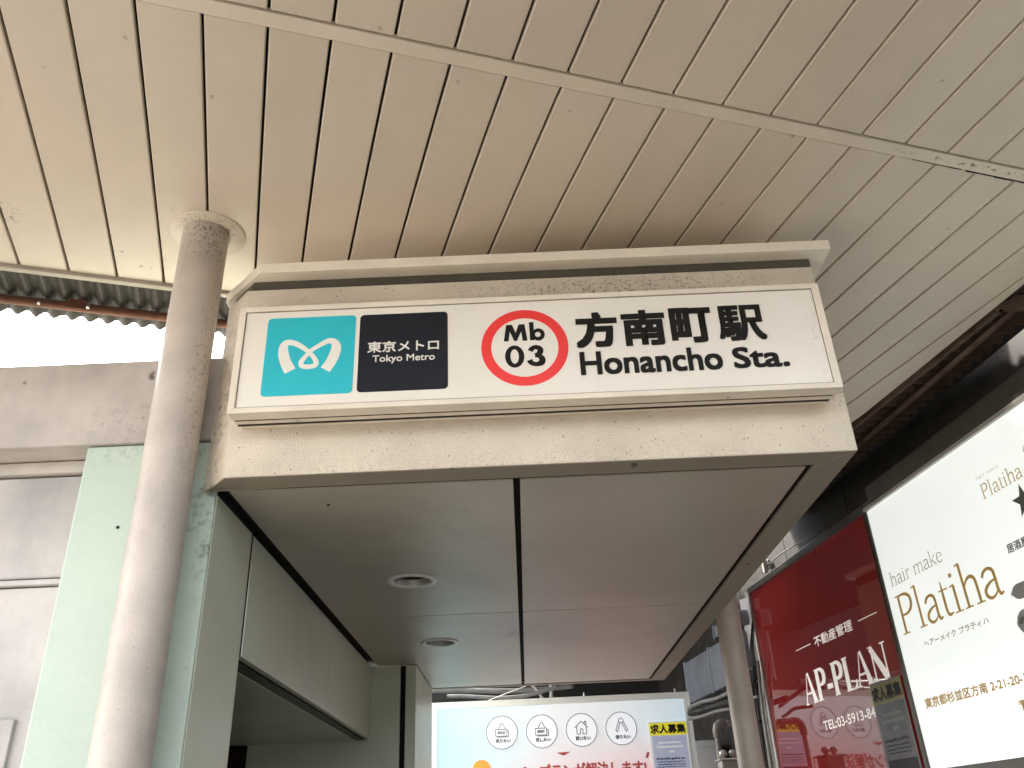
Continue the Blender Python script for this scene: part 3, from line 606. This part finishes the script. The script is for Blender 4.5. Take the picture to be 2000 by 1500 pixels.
# --- serif lettering drawn as strokes on a unit grid (cap height 1)
SER = {
 'A': (.74, [[(.30, .98, .02), (.06, .02, .045)], [(.36, 1.0, .06), (.60, .02, .15)], [(.17, .34, .05), (.5, .34, .05)], [(.0, .015, .03), (.17, .015, .03)], [(.46, .015, .03), (.74, .015, .03)]]),
 'P': (.62, [[(.15, .02, .14), (.15, .98, .14)], [(.02, .985, .03), (.32, .985, .03)], [(.02, .015, .03), (.29, .015, .03)], 's', [(.2, .975, .04), (.38, .95, .07), (.50, .84, .12), (.52, .72, .14), (.48, .58, .12), (.36, .5, .07), (.2, .485, .04)]]),
 'L': (.60, [[(.15, .02, .14), (.15, .98, .14)], [(.02, .985, .03), (.29, .985, .03)], [(.02, .02, .04), (.56, .02, .04)], [(.52, .02, .10), (.58, .26, .02)]]),
 'N': (.80, [[(.13, .02, .045), (.13, .96, .045)], [(.10, .97, .12), (.62, .03, .16)], [(.66, .0, .045), (.66, .98, .045)], [(.0, .985, .03), (.16, .985, .03)], [(.03, .015, .03), (.24, .015, .03)], [(.55, .985, .03), (.78, .985, .03)]]),
 '-': (.32, [[(.0, .34, .12), (.30, .34, .12)]]),
 'p': (.58, [[(.12, .02, .075), (.12, .98, .075)], [(.0, .985, .035), (.22, .985, .035)], [(.0, .015, .035), (.25, .015, .035)], 's', [(.14, .975, .04), (.34, .97, .055), (.48, .88, .075), (.51, .74, .085), (.46, .58, .075), (.32, .48, .05), (.14, .475, .04)]]),
 'l': (.30, [[(.14, .02, .07), (.14, 1.04, .07)], [(.03, 1.02, .04), (.15, 1.05, .04)], [(.02, .015, .035), (.26, .015, .035)]]),
 'i': (.30, [[(.14, .02, .07), (.14, .64, .07)], [(.03, .62, .04), (.15, .65, .04)], [(.02, .015, .035), (.26, .015, .035)], [(.135, .83, .09), (.135, .92, .09)]]),
 't': (.34, [[(.03, .63, .035), (.31, .63, .035)], 's', [(.14, .84, .03), (.14, .5, .07), (.14, .16, .07), (.19, .03, .06), (.31, .05, .03)]]),
 'h': (.58, [[(.12, .02, .07), (.12, 1.04, .07)], [(.01, 1.02, .04), (.13, 1.05, .04)], [(.01, .015, .035), (.24, .015, .035)], [(.34, .015, .035), (.57, .015, .035)], 's', [(.13, .46, .03), (.22, .6, .05), (.34, .655, .06), (.44, .58, .07), (.46, .4, .07), (.46, .02, .07)]]),
 'a': (.50, ['s', [(.06, .5, .06), (.12, .6, .06), (.24, .65, .05), (.35, .58, .07), (.37, .42, .07), (.37, .14, .07), (.41, .03, .06), (.49, .05, .03)], 's', [(.37, .38, .03), (.2, .33, .05), (.07, .22, .07), (.07, .09, .07), (.17, .01, .05), (.28, .05, .04), (.37, .14, .03)]]),
 'm': (.86, [[(.12, .02, .06), (.12, .64, .06)], [(.01, .62, .035), (.13, .65, .035)], [(.02, .015, .03), (.22, .015, .03)], [(.33, .015, .03), (.52, .015, .03)], [(.63, .015, .03), (.85, .015, .03)], 's', [(.13, .46, .03), (.22, .6, .05), (.32, .655, .05), (.41, .58, .06), (.42, .4, .06), (.42, .02, .06)], 's', [(.43, .46, .03), (.52, .6, .05), (.62, .655, .05), (.72, .58, .06), (.73, .4, .06), (.73, .02, .06)]]),
 'k': (.54, [[(.12, .02, .06), (.12, 1.04, .06)], [(.01, 1.02, .035), (.13, 1.05, .035)], [(.01, .015, .03), (.23, .015, .03)], [(.14, .28, .03), (.42, .62, .03)], [(.22, .38, .05), (.46, .02, .06)], [(.33, .63, .03), (.52, .63, .03)], [(.36, .015, .03), (.54, .015, .03)]]),
 'e': (.48, [[(.06, .37, .03), (.42, .37, .03)], 's', [(.42, .37, .05), (.40, .54, .05), (.26, .65, .04), (.11, .56, .06), (.055, .34, .07), (.10, .11, .06), (.25, .01, .05), (.38, .07, .04), (.44, .17, .02)]]),
 'r': (.40, [[(.12, .02, .06), (.12, .64, .06)], [(.01, .62, .035), (.13, .65, .035)], [(.01, .015, .03), (.25, .015, .03)], 's', [(.13, .44, .03), (.2, .58, .05), (.3, .64, .05), (.37, .58, .06)]]),
 ' ': (.28, []),
}
def serif(name, s, pl, a0, a1, b0, b1, m, parent, h=.001, wk=1.0, caps1=1.0):
    tot = sum(SER[c][0] for c in s); sx = (a1 - a0) / tot; sy = (b1 - b0) / caps1
    mb = MB(); x = 0; k = 0
    for c in s:
        adv, st = SER[c]; sm = False
        for L in st:
            if L == 's': sm = True; continue
            ver = abs(L[-1][1] - L[0][1]) > abs(L[-1][0] - L[0][0])
            pts = [(a0 + (x + px_) * sx, b0 + py_ * sy, wd * wk * (sx if (ver or sm) else sy)) for px_, py_, wd in L]
            ribbon(mb, pl, pts, h + (k % 5) * .00012, sub=5 if sm else 1, px=False); k += 1; sm = False
        x += adv
    return mb.build(name, m, parent, smooth=True)
def serif_px(name, s, BL, BR, TL, m, parent, wk=1, caps1=1.0, h=.001):
    a0, b0 = WS.st(*BL); a1, b1 = WS.st(*BR); _, bt = WS.st(*TL); print(s, 'b', round(b0, 3), round(b1, 3), round(bt, 3))
    return serif(name, s, WS, a0, a1, (b0 + b1) / 2, (b0 + b1) / 2 + bt - b0, m, parent, h, wk, caps1)
y6 = lambda x, y: (1450 + x / 4.285, 1150 + y / 4.285)
serif_px('lettering', 'AP-PLAN', y6(540, 970), y6(1262, 742), y6(535, 700), M['glowwhite'], rs, wk=1.35)
text_px('lettering', '不動産管理', WS, y6(608, 480), y6(930, 362), y6(602, 385), M['glowwhite'], rs, bold=.0009)
text_px('lettering', 'TEL:03-5913-844', WS, y6(690, 1180), (1450 + 1165 / 4.285, 1150 + 1072 / 4.285), y6(680, 1100), M['glowwhite'], rs, bold=.0011)
for A, B in ((y6(450, 518), y6(570, 463)), (y6(968, 268), y6(1125, 198))):
    a0, b0 = WS.st(*A); a1, b1 = WS.st(*B); MB().pbox(WS, a0, a1, (b0 + b1) / 2 - .0022, (b0 + b1) / 2 + .0022, .0006, .0014).build('rule_line', M['glowwhite'], rs)

y5 = lambda x, y: (1650 + x / 3, 1000 + y / 3)
serif_px('lettering', 'Platiha'.replace('P', 'p'), y5(345, 715), y5(945, 483), y5(295, 490), M['gold'], ws)
serif_px('lettering', 'hair make', y5(275, 435), y5(582, 290), y5(262, 350), M['greyprint'], ws, caps1=1.04)
text_px('lettering', 'ヘアーメイク プラティハ', WS, y5(470, 790), y5(852, 655), y5(462, 752), M['greyprint'], ws, bold=.0008)
text_px('lettering', '東京都杉並区方南 2-21-20-1', WS, y5(478, 1148), y5(1075, 1010), y5(470, 1085), M['gold'], ws, bold=.0016)
text_px('lettering', '居酒屋', WS, y5(960, 245), y5(1085, 190), y5(948, 190), M['darkgrey'], ws, bold=.001)
y8 = lambda x, y: (1600 + x / 3.75, 750 + y / 3.75)
serif_px('lettering', 'platiha', y8(1205, 842), y8(1500, 680), y8(1170, 740), M['gold'], ws)
serif_px('lettering', 'hair make', y8(1150, 702), y8(1320, 612), y8(1145, 672), M['greyprint'], ws, caps1=1.04, wk=.7)
def star(c, R, r): return [(c[0] + (R if i % 2 == 0 else r) * math.sin(i * math.pi / 5), c[1] + (R if i % 2 == 0 else r) * math.cos(i * math.pi / 5)) for i in range(10)][::-1]
c = WS.st(*y8(1500, 850)); R_ = WS.st(*y8(1500, 850))[0] - WS.st(*y8(1402, 850))[0]
MB().poly(WS, [star(c, R_ * .95, R_ * .4)], 0, .001).build('star_print', M['darkgrey'], ws)
def blob(name, px4, rad, m):
    s4 = [WS.st(*q) for q in px4]; a0 = s4[0][0]; a1 = a0 + .5; b1 = s4[0][1]; b0 = s4[1][1]; L = []
    for cx, cy, st in ((a1 - rad, b1 - rad, 0), (a0 + rad, b1 - rad, 90), (a0 + rad, b0 + rad, 180), (a1 - rad, b0 + rad, 270)):
        for i in range(7): an = math.radians(st + i * 15); L.append((cx + rad * math.cos(an), cy + rad * math.sin(an)))
    MB().poly(WS, [L], 0, .0008).build(name, m, ws)
blob('brush_print', (y5(962, 440), y5(975, 532)), .05, M['midgrey'])
blob('brush_print', (y5(990, 590), y5(1030, 735)), .06, M['midgrey'])
blob('brush_print', (y8(1475, 430), y8(1492, 560)), .05, M['midgrey'])
text_px('lettering', 'み', WS, y5(1030, 665), y5(1080, 645), y5(1028, 618), M['darkgrey'], ws, bold=.002, h=.0016)
text_px('lettering', 'T', WS, y5(1035, 1180), y5(1085, 1165), y5(1015, 1108), M['gold'], ws, bold=.006)
# --- recruitment posters
def poster(name, label, pl, TLp, TRp, Bst, parent_h, mp='paper', my='yellow', mg='bluegrey'):
    a0, bt = pl.st(*TLp); a1, bt2 = pl.st(*TRp); bt = (bt + bt2) / 2; wdt = a1 - a0; H = wdt * Bst
    t = thing(name, label, 'poster', tuple(pl.P((a0 + a1) / 2, bt - H, parent_h)), group='recruitment posters taped to the signs')
    h = parent_h
    MB().pbox(pl, a0, a1, bt - H, bt, h, h + .0012).build('sheet', M[mp], t)
    yh = wdt * .34
    MB().pbox(pl, a0 + .0, a1 - .0, bt - yh, bt - wdt * .03, h + .0014, h + .0018).build('heading_band', M[my], t)
    MB().pbox(pl, a0 + wdt * .05, a1 - wdt * .04, bt - H + wdt * .05, bt - yh - wdt * .01, h + .0014, h + .0018).build('photo_print', M[mg], t)
    put_text('lettering', '求人募集', pl, a0 + wdt * .03, a1 - wdt * .04, bt - yh * .88, bt - yh * .2, M['black'], t, bold=wdt * .008, h=h + .0022)
    mb = MB()
    for i, (y, x0, x1) in enumerate(((.50, .2, .8), (.60, .15, .85), (.72, .45, .6))):
        mb.pbox(pl, a0 + wdt * x0, a0 + wdt * x1, bt - wdt * (y + .045), bt - wdt * y, h + .002, h + .0022)
    mb.build('caption_lines', M[mp], t)
    for row, (y, hgt) in enumerate(((.88, .06), (.97, .035), (1.03, .035), (1.09, .03))):   # rows of small print too fine to read
        mb = MB(); x = .1 + random.random() * .08
        while x < .84:
            wd = random.uniform(.02, .06); q = y + random.uniform(0, hgt * .3)
            mb.pbox(pl, a0 + wdt * x, a0 + wdt * (x + wd), bt - wdt * (q + hgt * .7), bt - wdt * q, h + .002, h + .0022); x += wd + random.uniform(.008, .02)
        mb.build('small_print', M['navy'], t, kind='stuff')
    MB().pbox(pl, a0 + wdt * .06, a1 - wdt * .05, bt - H + wdt * .06, bt - wdt * 1.2, h + .002, h + .0022).build('footer_print', M['navy'], t)
    return t
# ================================================================== ADVERTISING LIGHTBOX
AY = 6.9
ad = thing('advertising_lightbox', 'glowing pale blue advertising lightbox with four round icons at the end of the passage', 'lightbox', (.3, AY + .1, 0))
AP = Plane((0, AY, 1.5), (1, 0, 0), (0, -1, 0))
ax0 = AP.st(842.5, 1372)[0]; ax1 = (AP.st(1344.5, 1352.5)[0] + AP.st(1364, 1500)[0]) / 2; azt = (AP.st(842.5, 1372)[1] + AP.st(1344.5, 1352.5)[1]) / 2
azb = azt - 1.35; fw_ = .045
def lightface():
    m = bpy.data.materials.new('lightbox_print'); m.use_nodes = True; t = m.node_tree; b = t.nodes['Principled BSDF']
    tc = N(t, 'ShaderNodeTexCoord'); sp = N(t, 'ShaderNodeSeparateXYZ'); t.links.new(tc.outputs['Object'], sp.inputs[0])
    gx = N(t, 'ShaderNodeMapRange'); gx.inputs[1].default_value = ax0; gx.inputs[2].default_value = ax0 + .9; t.links.new(sp.outputs['X'], gx.inputs[0])
    rx_ = N(t, 'ShaderNodeMapRange'); rx_.inputs[1].default_value = .75; rx_.inputs[2].default_value = 1.4; t.links.new(sp.outputs['X'], rx_.inputs[0])
    ramp = N(t, 'ShaderNodeMixRGB'); ramp.inputs[1].default_value = (.40, .72, .84, 1); ramp.inputs[2].default_value = (.86, .90, .93, 1); t.links.new(gx.outputs[0], ramp.inputs[0])
    r2_ = N(t, 'ShaderNodeMixRGB'); r2_.inputs[2].default_value = (.58, .76, .86, 1); t.links.new(rx_.outputs[0], r2_.inputs[0]); t.links.new(ramp.outputs[0], r2_.inputs[1])
    gz = N(t, 'ShaderNodeMapRange'); gz.inputs[1].default_value = 2.22; gz.inputs[2].default_value = 1.8; t.links.new(sp.outputs['Z'], gz.inputs[0])
    gg = N(t, 'ShaderNodeMapRange'); gg.inputs[1].default_value = -.4; gg.inputs[2].default_value = .8; t.links.new(sp.outputs['X'], gg.inputs[0])
    mu = N(t, 'ShaderNodeMath', operation='MULTIPLY'); t.links.new(gz.outputs[0], mu.inputs[0]); t.links.new(gg.outputs[0], mu.inputs[1])
    r3 = N(t, 'ShaderNodeMixRGB'); r3.inputs[2].default_value = (.86, .50, .50, 1); t.links.new(mu.outputs[0], r3.inputs[0]); t.links.new(r2_.outputs[0], r3.inputs[1])
    dk = N(t, 'ShaderNodeMixRGB'); dk.inputs[0].default_value = .45; dk.inputs[2].default_value = (0, 0, 0, 1); t.links.new(r3.outputs[0], dk.inputs[1])
    t.links.new(dk.outputs[0], b.inputs['Base Color']); t.links.new(r3.outputs[0], b.inputs['Emission Color'])
    b.inputs['Emission Strength'].default_value = .07; b.inputs['Roughness'].default_value = .3
    return m
M['lightface'] = lightface()
MB().pbox(AP, ax0 + fw_ * .6, ax1 - fw_ * .6, azb + fw_ * .6, azt - fw_ * .6, -.14, -.004).build('face_panel', M['lightface'], ad)
for (A, B, C, D) in (((ax0, azb), (ax1, azb), (ax1 - fw_, azb + fw_), (ax0 + fw_, azb + fw_)), ((ax1, azb), (ax1, azt), (ax1 - fw_, azt - fw_), (ax1 - fw_, azb + fw_)),
                     ((ax1, azt), (ax0, azt), (ax0 + fw_, azt - fw_), (ax1 - fw_, azt - fw_)), ((ax0, azt), (ax0, azb), (ax0 + fw_, azb + fw_), (ax0 + fw_, azt - fw_))):
    MB().hexa([AP.P(*A, -.15), AP.P(*B, -.15), AP.P(*C, -.15), AP.P(*D, -.15)], [AP.P(*A, 0.01), AP.P(*B, .01), AP.P(*C, .004), AP.P(*D, .004)]).build('frame_bar', M['adframe'], ad)
for x in (ax0 + .2, ax1 - .24):
    MB().box(x, x + .05, AY + .03, AY + .08, 0, azb + 1.5).build('leg', M['alu'], ad)
for (x, y) in ((1142, 1353), (1321, 1345)):
    p = AP.at(x, y + 8, -.06); MB().tube([p + Vector((0, 0, -.005)), p + Vector((0, 0, .04))], [.010, .004], 8).build('bolt', M['alu'], ad)
z7 = lambda x, y: (830 + x / 3.509, 1300 + y / 3.509)
icons = [((527, 458), '売りたい', 'SALE'), ((800, 450), '貸したい', 'RENT'), ((1073, 440), '買いたい', None), ((1345, 430), '借りたい', None)]
for i, ((cx, cy), jp, en) in enumerate(icons):
    c = AP.st(*z7(cx, cy)); R_ = (AP.st(*z7(cx + 108, cy))[0] - AP.st(*z7(cx - 108, cy))[0]) / 2
    dsc = MB().poly(AP, [circ(c, R_)], -.003, .0005).build('icon_disc', M['disc'], ad)
    dsc['label'] = ['round icon of a hanging sale board', 'round icon of a hanging rent board', 'round icon of a house', 'round icon of two keys'][i]
    MB().poly(AP, [circ(c, R_), circ(c, R_ * .955)], .0008, .003).build('ring', M['ring'], dsc)
    put_text('caption', jp, AP, c[0] - R_ * .42, c[0] + R_ * .55, c[1] - R_ * .62, c[1] - R_ * .38, M['ring'], dsc, bold=.0016, h=.0025)
    mb = MB(); T = R_ * .035
    def L_(pts, closed=False, wd=T * 1.4, sub=1, hh=.0025):
        ribbon(mb, AP, [(c[0] + x * R_, c[1] + y * R_, wd) for x, y in pts], hh, sub=sub, px=False, closed=closed)
    if en:
        for A, B in (((-.4, .18), (.32, .18)), ((.32, .18), (.32, -.22)), ((.32, -.22), (-.4, -.22)), ((-.4, -.22), (-.4, .18)), ((.36, .12), (.42, .08)), ((.42, .1), (.42, -.28)), ((.42, -.28), (-.3, -.28))): L_([A, B])
        L_([(-.22, .18), (-.12, .4), (-.04, .52), (.04, .52), (.12, .4), (.22, .18)], sub=4, hh=.0030)
        mb.build('board_icon', M['ring'], dsc, smooth=True)
        put_text('caption', en, AP, c[0] - R_ * .28, c[0] + R_ * .2, c[1] - R_ * .1, c[1] + R_ * .08, M['ring'], dsc, bold=.0016, h=.0035)
    elif i == 2:
        for A, B in (((-.42, .12), (0, .52)), ((0, .52), (.42, .12)), ((-.3, .2), (-.3, -.25)), ((.3, .2), (.3, -.25)), ((-.3, -.25), (-.08, -.25)), ((.3, -.25), (.08, -.25)), ((-.08, -.25), (-.08, .05)), ((.08, -.25), (.08, .05)), ((-.08, .05), (.08, .05)), ((.2, .34), (.2, .5)), ((.2, .5), (.3, .5)), ((.3, .5), (.3, .25))): L_([A, B])
        mb.build('house_icon', M['ring'], dsc, smooth=True)
    else:
        L_([(-.02, .6), (.12, .56), (.16, .42), (.04, .32), (-.1, .36), (-.14, .5)], closed=True, sub=4)
        for A, B in (((.06, .36), (.3, -.2)), ((.16, .4), (.4, -.1)), ((-.04, .34), (-.26, -.2)), ((-.14, .4), (-.36, -.12)), ((-.36, -.12), (-.26, -.2)), ((.4, -.1), (.3, -.2))): L_([A, B], hh=.0030)
        mb.build('key_icon', M['ring'], dsc, smooth=True)
MB().poly(AP, [[AP.st(*z7(902, 597)), AP.st(*z7(950, 617)), AP.st(*z7(998, 590))]], -.003, .0008).build('arrow_print', M['redbrown'], ad)
cO = AP.st(*z7(388, 716)); RO = AP.st(*z7(452, 716))[0] - cO[0]
MB().poly(AP, [circ(cO, RO)], -.003, .0008).build('round_badge', M['orange'], ad)
a0 = AP.st(*z7(455, 720))[0]; a1 = AP.st(*z7(1520, 700))[0]; bt = AP.st(*z7(1100, 662))[1]
am = AP.st(*z7(770, 700))[0]
put_text('headline', 'エーピー', AP, a0 + .02, am, bt - .115, bt - .012, M['redbrown'], ad, bold=.003, h=-.002)
put_text('headline', 'プランが解決します!', AP, am + .02, a1, bt - .115, bt, M['redbrown'], ad, bold=.003, h=-.002)
mb = MB(); ribbon(mb, AP, [z7(1520, 632) + (5,), z7(1532, 592) + (5,)], -.002, sub=1); mb.build('accent_mark', M['redbrown'], ad)
poster('recruitment_poster', 'yellow headed recruitment poster on the glowing lightbox at the passage end', AP, (1266, 1411), (1339, 1407.5), 1.45, .012)
poster('recruitment_poster', 'yellow headed recruitment poster covering the phone number on the red sign', WS, y6(1080, 805), y6(1335, 725), 1.5, .012, 'dullpaper', 'dullyellow', 'dullgrey')

# ================================================================== FAR END OF THE PASSAGE
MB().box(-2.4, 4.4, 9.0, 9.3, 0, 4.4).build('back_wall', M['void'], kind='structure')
lv = thing('louvre', 'narrow white slatted louvre between the corner panel and the glowing lightbox', 'louvre', (-.74, 7.15, 0))
for i in range(16):
    MB().box(-.95, -.60, 7.14, 7.16, 2.06 + i * .028 + random.uniform(-.004, .004), 2.06 + i * .028 + .014).build('slat', M['adframe'], lv)
MB().box(-.95, -.60, 7.17, 7.18, 2.0, 2.56).build('backing', M['void'], lv)
tag(MB().lathe((-.755, 7.1), [(.022, 0), (.022, 1.96), (.018, 1.99), (.001, 2.0)], 20).build('white_post', M['adframe'], smooth=True), 'white round post end just left of the glowing lightbox', 'post')
def cable(pts, r, m, label, name='cable', Y=None, cat='cable', group=None):
    P = [atY(x, y, yy) for x, y, yy in pts]; Q = []
    for i in range(len(P) - 1):
        A = P[max(i - 1, 0)]; B = P[i]; C = P[i + 1]; D = P[min(i + 2, len(P) - 1)]
        for k in range(6):
            t = k / 6; Q.append(.5 * ((2 * B) + (-A + C) * t + (2 * A - 5 * B + 4 * C - D) * t * t + (-A + 3 * B - 3 * C + D) * t ** 3))
    Q.append(P[-1]); return tag(MB().tube(Q, r, 10).build(name, M[m], smooth=True), label, cat, group)
cable([(820, 1350, 7.6), (900, 1349, 7.6), (985, 1350, 7.6), (1060, 1346, 7.6), (1120, 1340, 7.6)], .022, 'cable', 'thick grey cable sagging in the dark gap above the lightbox')
cable([(820, 1362, 7.4), (900, 1360, 7.4), (980, 1363, 7.4), (1040, 1356, 7.4), (1090, 1340, 7.4)], .016, 'cable', 'thinner grey cable just over the top edge of the lightbox')
cable([(940, 1375, 7.1), (962, 1365, 7.1), (1000, 1350, 7.1), (1040, 1335, 7.1)], .0032, 'alu', 'thin white wire slanting up from the lightbox top', 'wire', cat='wire')
cable([(1030, 1332, 7.5), (1048, 1346, 7.5), (1062, 1368, 7.5)], .014, 'grey', 'short curved grey pipe hanging above the lightbox', 'pipe', cat='pipe')
cable([(1077, 1325, 7.5), (1077, 1368, 7.5)], .016, 'grey', 'straight vertical grey pipe above the middle of the lightbox', 'pipe', cat='pipe')
# ducts at the right rear
DP = Plane(CW(2.38, 0, 1.5), -DW, -NW)
def duct(pTL, pBL, pR, label, dep=.35):
    t = thing('ventilation_duct', label, 'duct', tuple(DP.at(*pBL)), group='galvanised ducts behind the far pole')
    a0, b1 = DP.st(*pTL); _, b0 = DP.st(*pBL); a1, _ = DP.st(*pR)
    MB().pbox(DP, a0, a1, b0, b1, -.2, .0).build('casing', M['steel'], t, bevel=.008)
    for a in (a0 + .01, (a0 + a1) / 2, a1 - .03):
        MB().pbox(DP, a, a + .02, b0 - .01, b1 + .01, -.205, .008).build('flange', M['steel'], t, bevel=.002, seg=1)
duct((1335, 1297), (1340, 1378), (1440, 1260), 'large blue grey metal duct between the lightbox and the far pole')
duct((1391, 1226), (1394, 1248), (1440, 1200), 'small metal duct segment above the large one beside the soffit edge')
cable([(1345, 1384, 6.7), (1368, 1372, 6.5), (1400, 1364, 6.3), (1440, 1345, 6.0)], .014, 'cable', 'upper light grey cable sagging between lightbox and far pole')
cable([(1345, 1405, 6.7), (1375, 1398, 6.5), (1405, 1388, 6.3), (1440, 1383, 6.0)], .012, 'cable', 'lower light grey cable sagging between lightbox and far pole')
cable([(1345, 1394, 6.9), (1375, 1386, 6.8), (1405, 1376, 6.5), (1440, 1366, 6.2)], .02, 'blackcable', 'black cable between the two grey ones beside the lightbox')
# far pole
p0 = atY(1468, 1500, 5.15)
FPX_, FPY = p0.x, 5.15
fp = thing('round_pole', 'thinner looking far round beige pole beside the red sign', 'pole', (FPX_, FPY, 0), group='round steel poles holding the canopy')
MB().lathe((FPX_, FPY), [(.07, 0), (.07, 1), (.07, 2), (.07, 3.4)], 48).build('shaft', M['pole'], fp, smooth=True)
MB().lathe((FPX_, FPY), [(.07, .0), (.12, .0), (.12, .012), (.07, .012)], 40).build('base_plate', M['pole'], fp)
# cabinet, pipe, meter
cbt = thing('utility_cabinet', 'plain white utility cabinet low behind the lightbox, left of the upright pipe', 'cabinet', (1.6, 7.3, 0))
p = atY(1352, 1447, 7.3); q = atY(1400, 1445, 7.3)
MB().box(p.x, q.x, 7.3, 7.7, 0, p.z).build('casing', M['adframe'], cbt, bevel=.01)
MB().box(p.x + .01, q.x - .01, 7.285, 7.298, .1, p.z - .05).build('door', M['adframe'], cbt, bevel=.004)
pp_ = thing('elbow_pipe', 'upright grey pipe with a thick elbow beside the far pole', 'pipe', tuple(atY(1401, 1500, 6.3)))
P_ = lambda x, y: atY(x, y, 6.3)
MB().tube([Vector((P_(1401, 1500).x, 6.3, 0)), P_(1401, 1440)], .017, 12).build('riser', M['grey'], pp_, smooth=True)
e = P_(1401, 1440)
MB().tube([e, e + Vector((0, 0, .05)), e + Vector((.008, 0, .075)), e + Vector((.03, .01, .09)), e + Vector((.07, .02, .092))], .025, 14).build('elbow', M['grey'], pp_, smooth=True)
MB().tube([e + Vector((.055, .016, .091)), e + Vector((.16, .05, .088))], .02, 12).build('branch', M['grey'], pp_, smooth=True)
mt = thing('gas_meter', 'small grey gas meter with two domed unions, at the foot of the far pole', 'meter', tuple(atY(1430, 1500, 6.0)))
mz = atY(1430, 1483, 6.0).z
xa, xb = atY(1408, 1490, 6.0).x, atY(1447, 1490, 6.0).x
MB().box(xa, xb, 5.98, 6.12, mz - .28, mz).build('body', M['grey'], mt, bevel=.015)
MB().box(xa - .012, xb + .012, 5.97, 6.13, mz - .004, mz + .008).build('rim', M['alu'], mt, bevel=.003)
for fx in (.25, .75):
    cx = xa + (xb - xa) * fx
    MB().lathe((cx, 6.04), [(.014, mz), (.014, mz + .022), (.026, mz + .026), (.028, mz + .045), (.018, mz + .058), (.001, mz + .062)], 18).build('pipe_union', M['alu'], mt, smooth=True)
# torn sheet and clutter beside the red sign
def sheetmesh(pts, name, m, label, cat, th=.003):
    P = [Vector(p) for p in pts]; n = (P[1] - P[0]).cross(P[2] - P[0]).normalized() * th
    return tag(MB().hexa(P, [p + n for p in P]).build(name, M[m]), label, cat)
CP = Plane(CW(2.46, 0, 1.5), -DW, -NW)
sheetmesh([CP.at(1444, 1172), CP.at(1461, 1166), CP.at(1468, 1212), CP.at(1463, 1272), CP.at(1456, 1240), CP.at(1449, 1205)], 'plastic_sheet', 'plastic', 'torn white plastic sheet hanging between the far pole and the red sign', 'plastic sheet')
for i, (x0, y0, x1, y1, r) in enumerate(((1464, 1285, 1478, 1500, .010), (1472, 1300, 1488, 1500, .007), (1480, 1290, 1497, 1500, .012))):
    a, b = CP.at(x0, y0), CP.at(x1, y1)
    tag(MB().tube([a, (a + b) / 2 + Vector((.006, 0, 0)), Vector((b.x, b.y, 0.5))], r, 8).build('conduit', M[['cable', 'blackcable', 'grey'][i]], smooth=True),
        ['light grey conduit nearest the far pole, beside the red sign', 'thin black conduit in the narrow gap beside the red sign', 'grey conduit running along the metal edge of the red sign'][i], 'conduit', 'conduits beside the red sign')
for i, (x, y) in enumerate(((1468, 1307), (1474, 1332), (1478, 1362), (1485, 1410))):
    a, b = CP.st(x, y); tag(MB().pbox(CP, a - .03, a + .03, b - .008, b + .008, .0, .02).build('pipe_clamp', M[['alu', 'black'][i % 2]], bevel=.002),
        'small metal pipe clamp on the conduits beside the red sign, number from the top'.replace('number from the top', ['topmost', 'second from top', 'third from top', 'lowest'][i]), 'clamp', 'clamps beside the red sign')
# loose cable and bracket above the red sign
TP = Plane(CW(2.585, 0, 1.5), -DW, -NW)
pts = [TP.at(x, y) for x, y in ((1488, 1118), (1503, 1100), (1528, 1080), (1560, 1060), (1590, 1046), (1612, 1030))]
tag(MB().tube(pts, .0045, 8).build('cable', M['blackcable'], smooth=True), 'thin black cable looping along the wall above the red sign', 'cable')
a, b = TP.st(1497, 1103); br = thing('wall_bracket', 'small white metal bracket on the wall above the red sign corner', 'bracket', tuple(TP.P(a, b)))
MB().pbox(TP, a - .03, a + .03, b - .03, b + .03, -.02, .0).build('plate', M['alu'], br, bevel=.003)
MB().pbox(TP, a - .012, a + .012, b - .06, b + .05, .0015, .03).build('arm', M['alu'], br, bevel=.003)
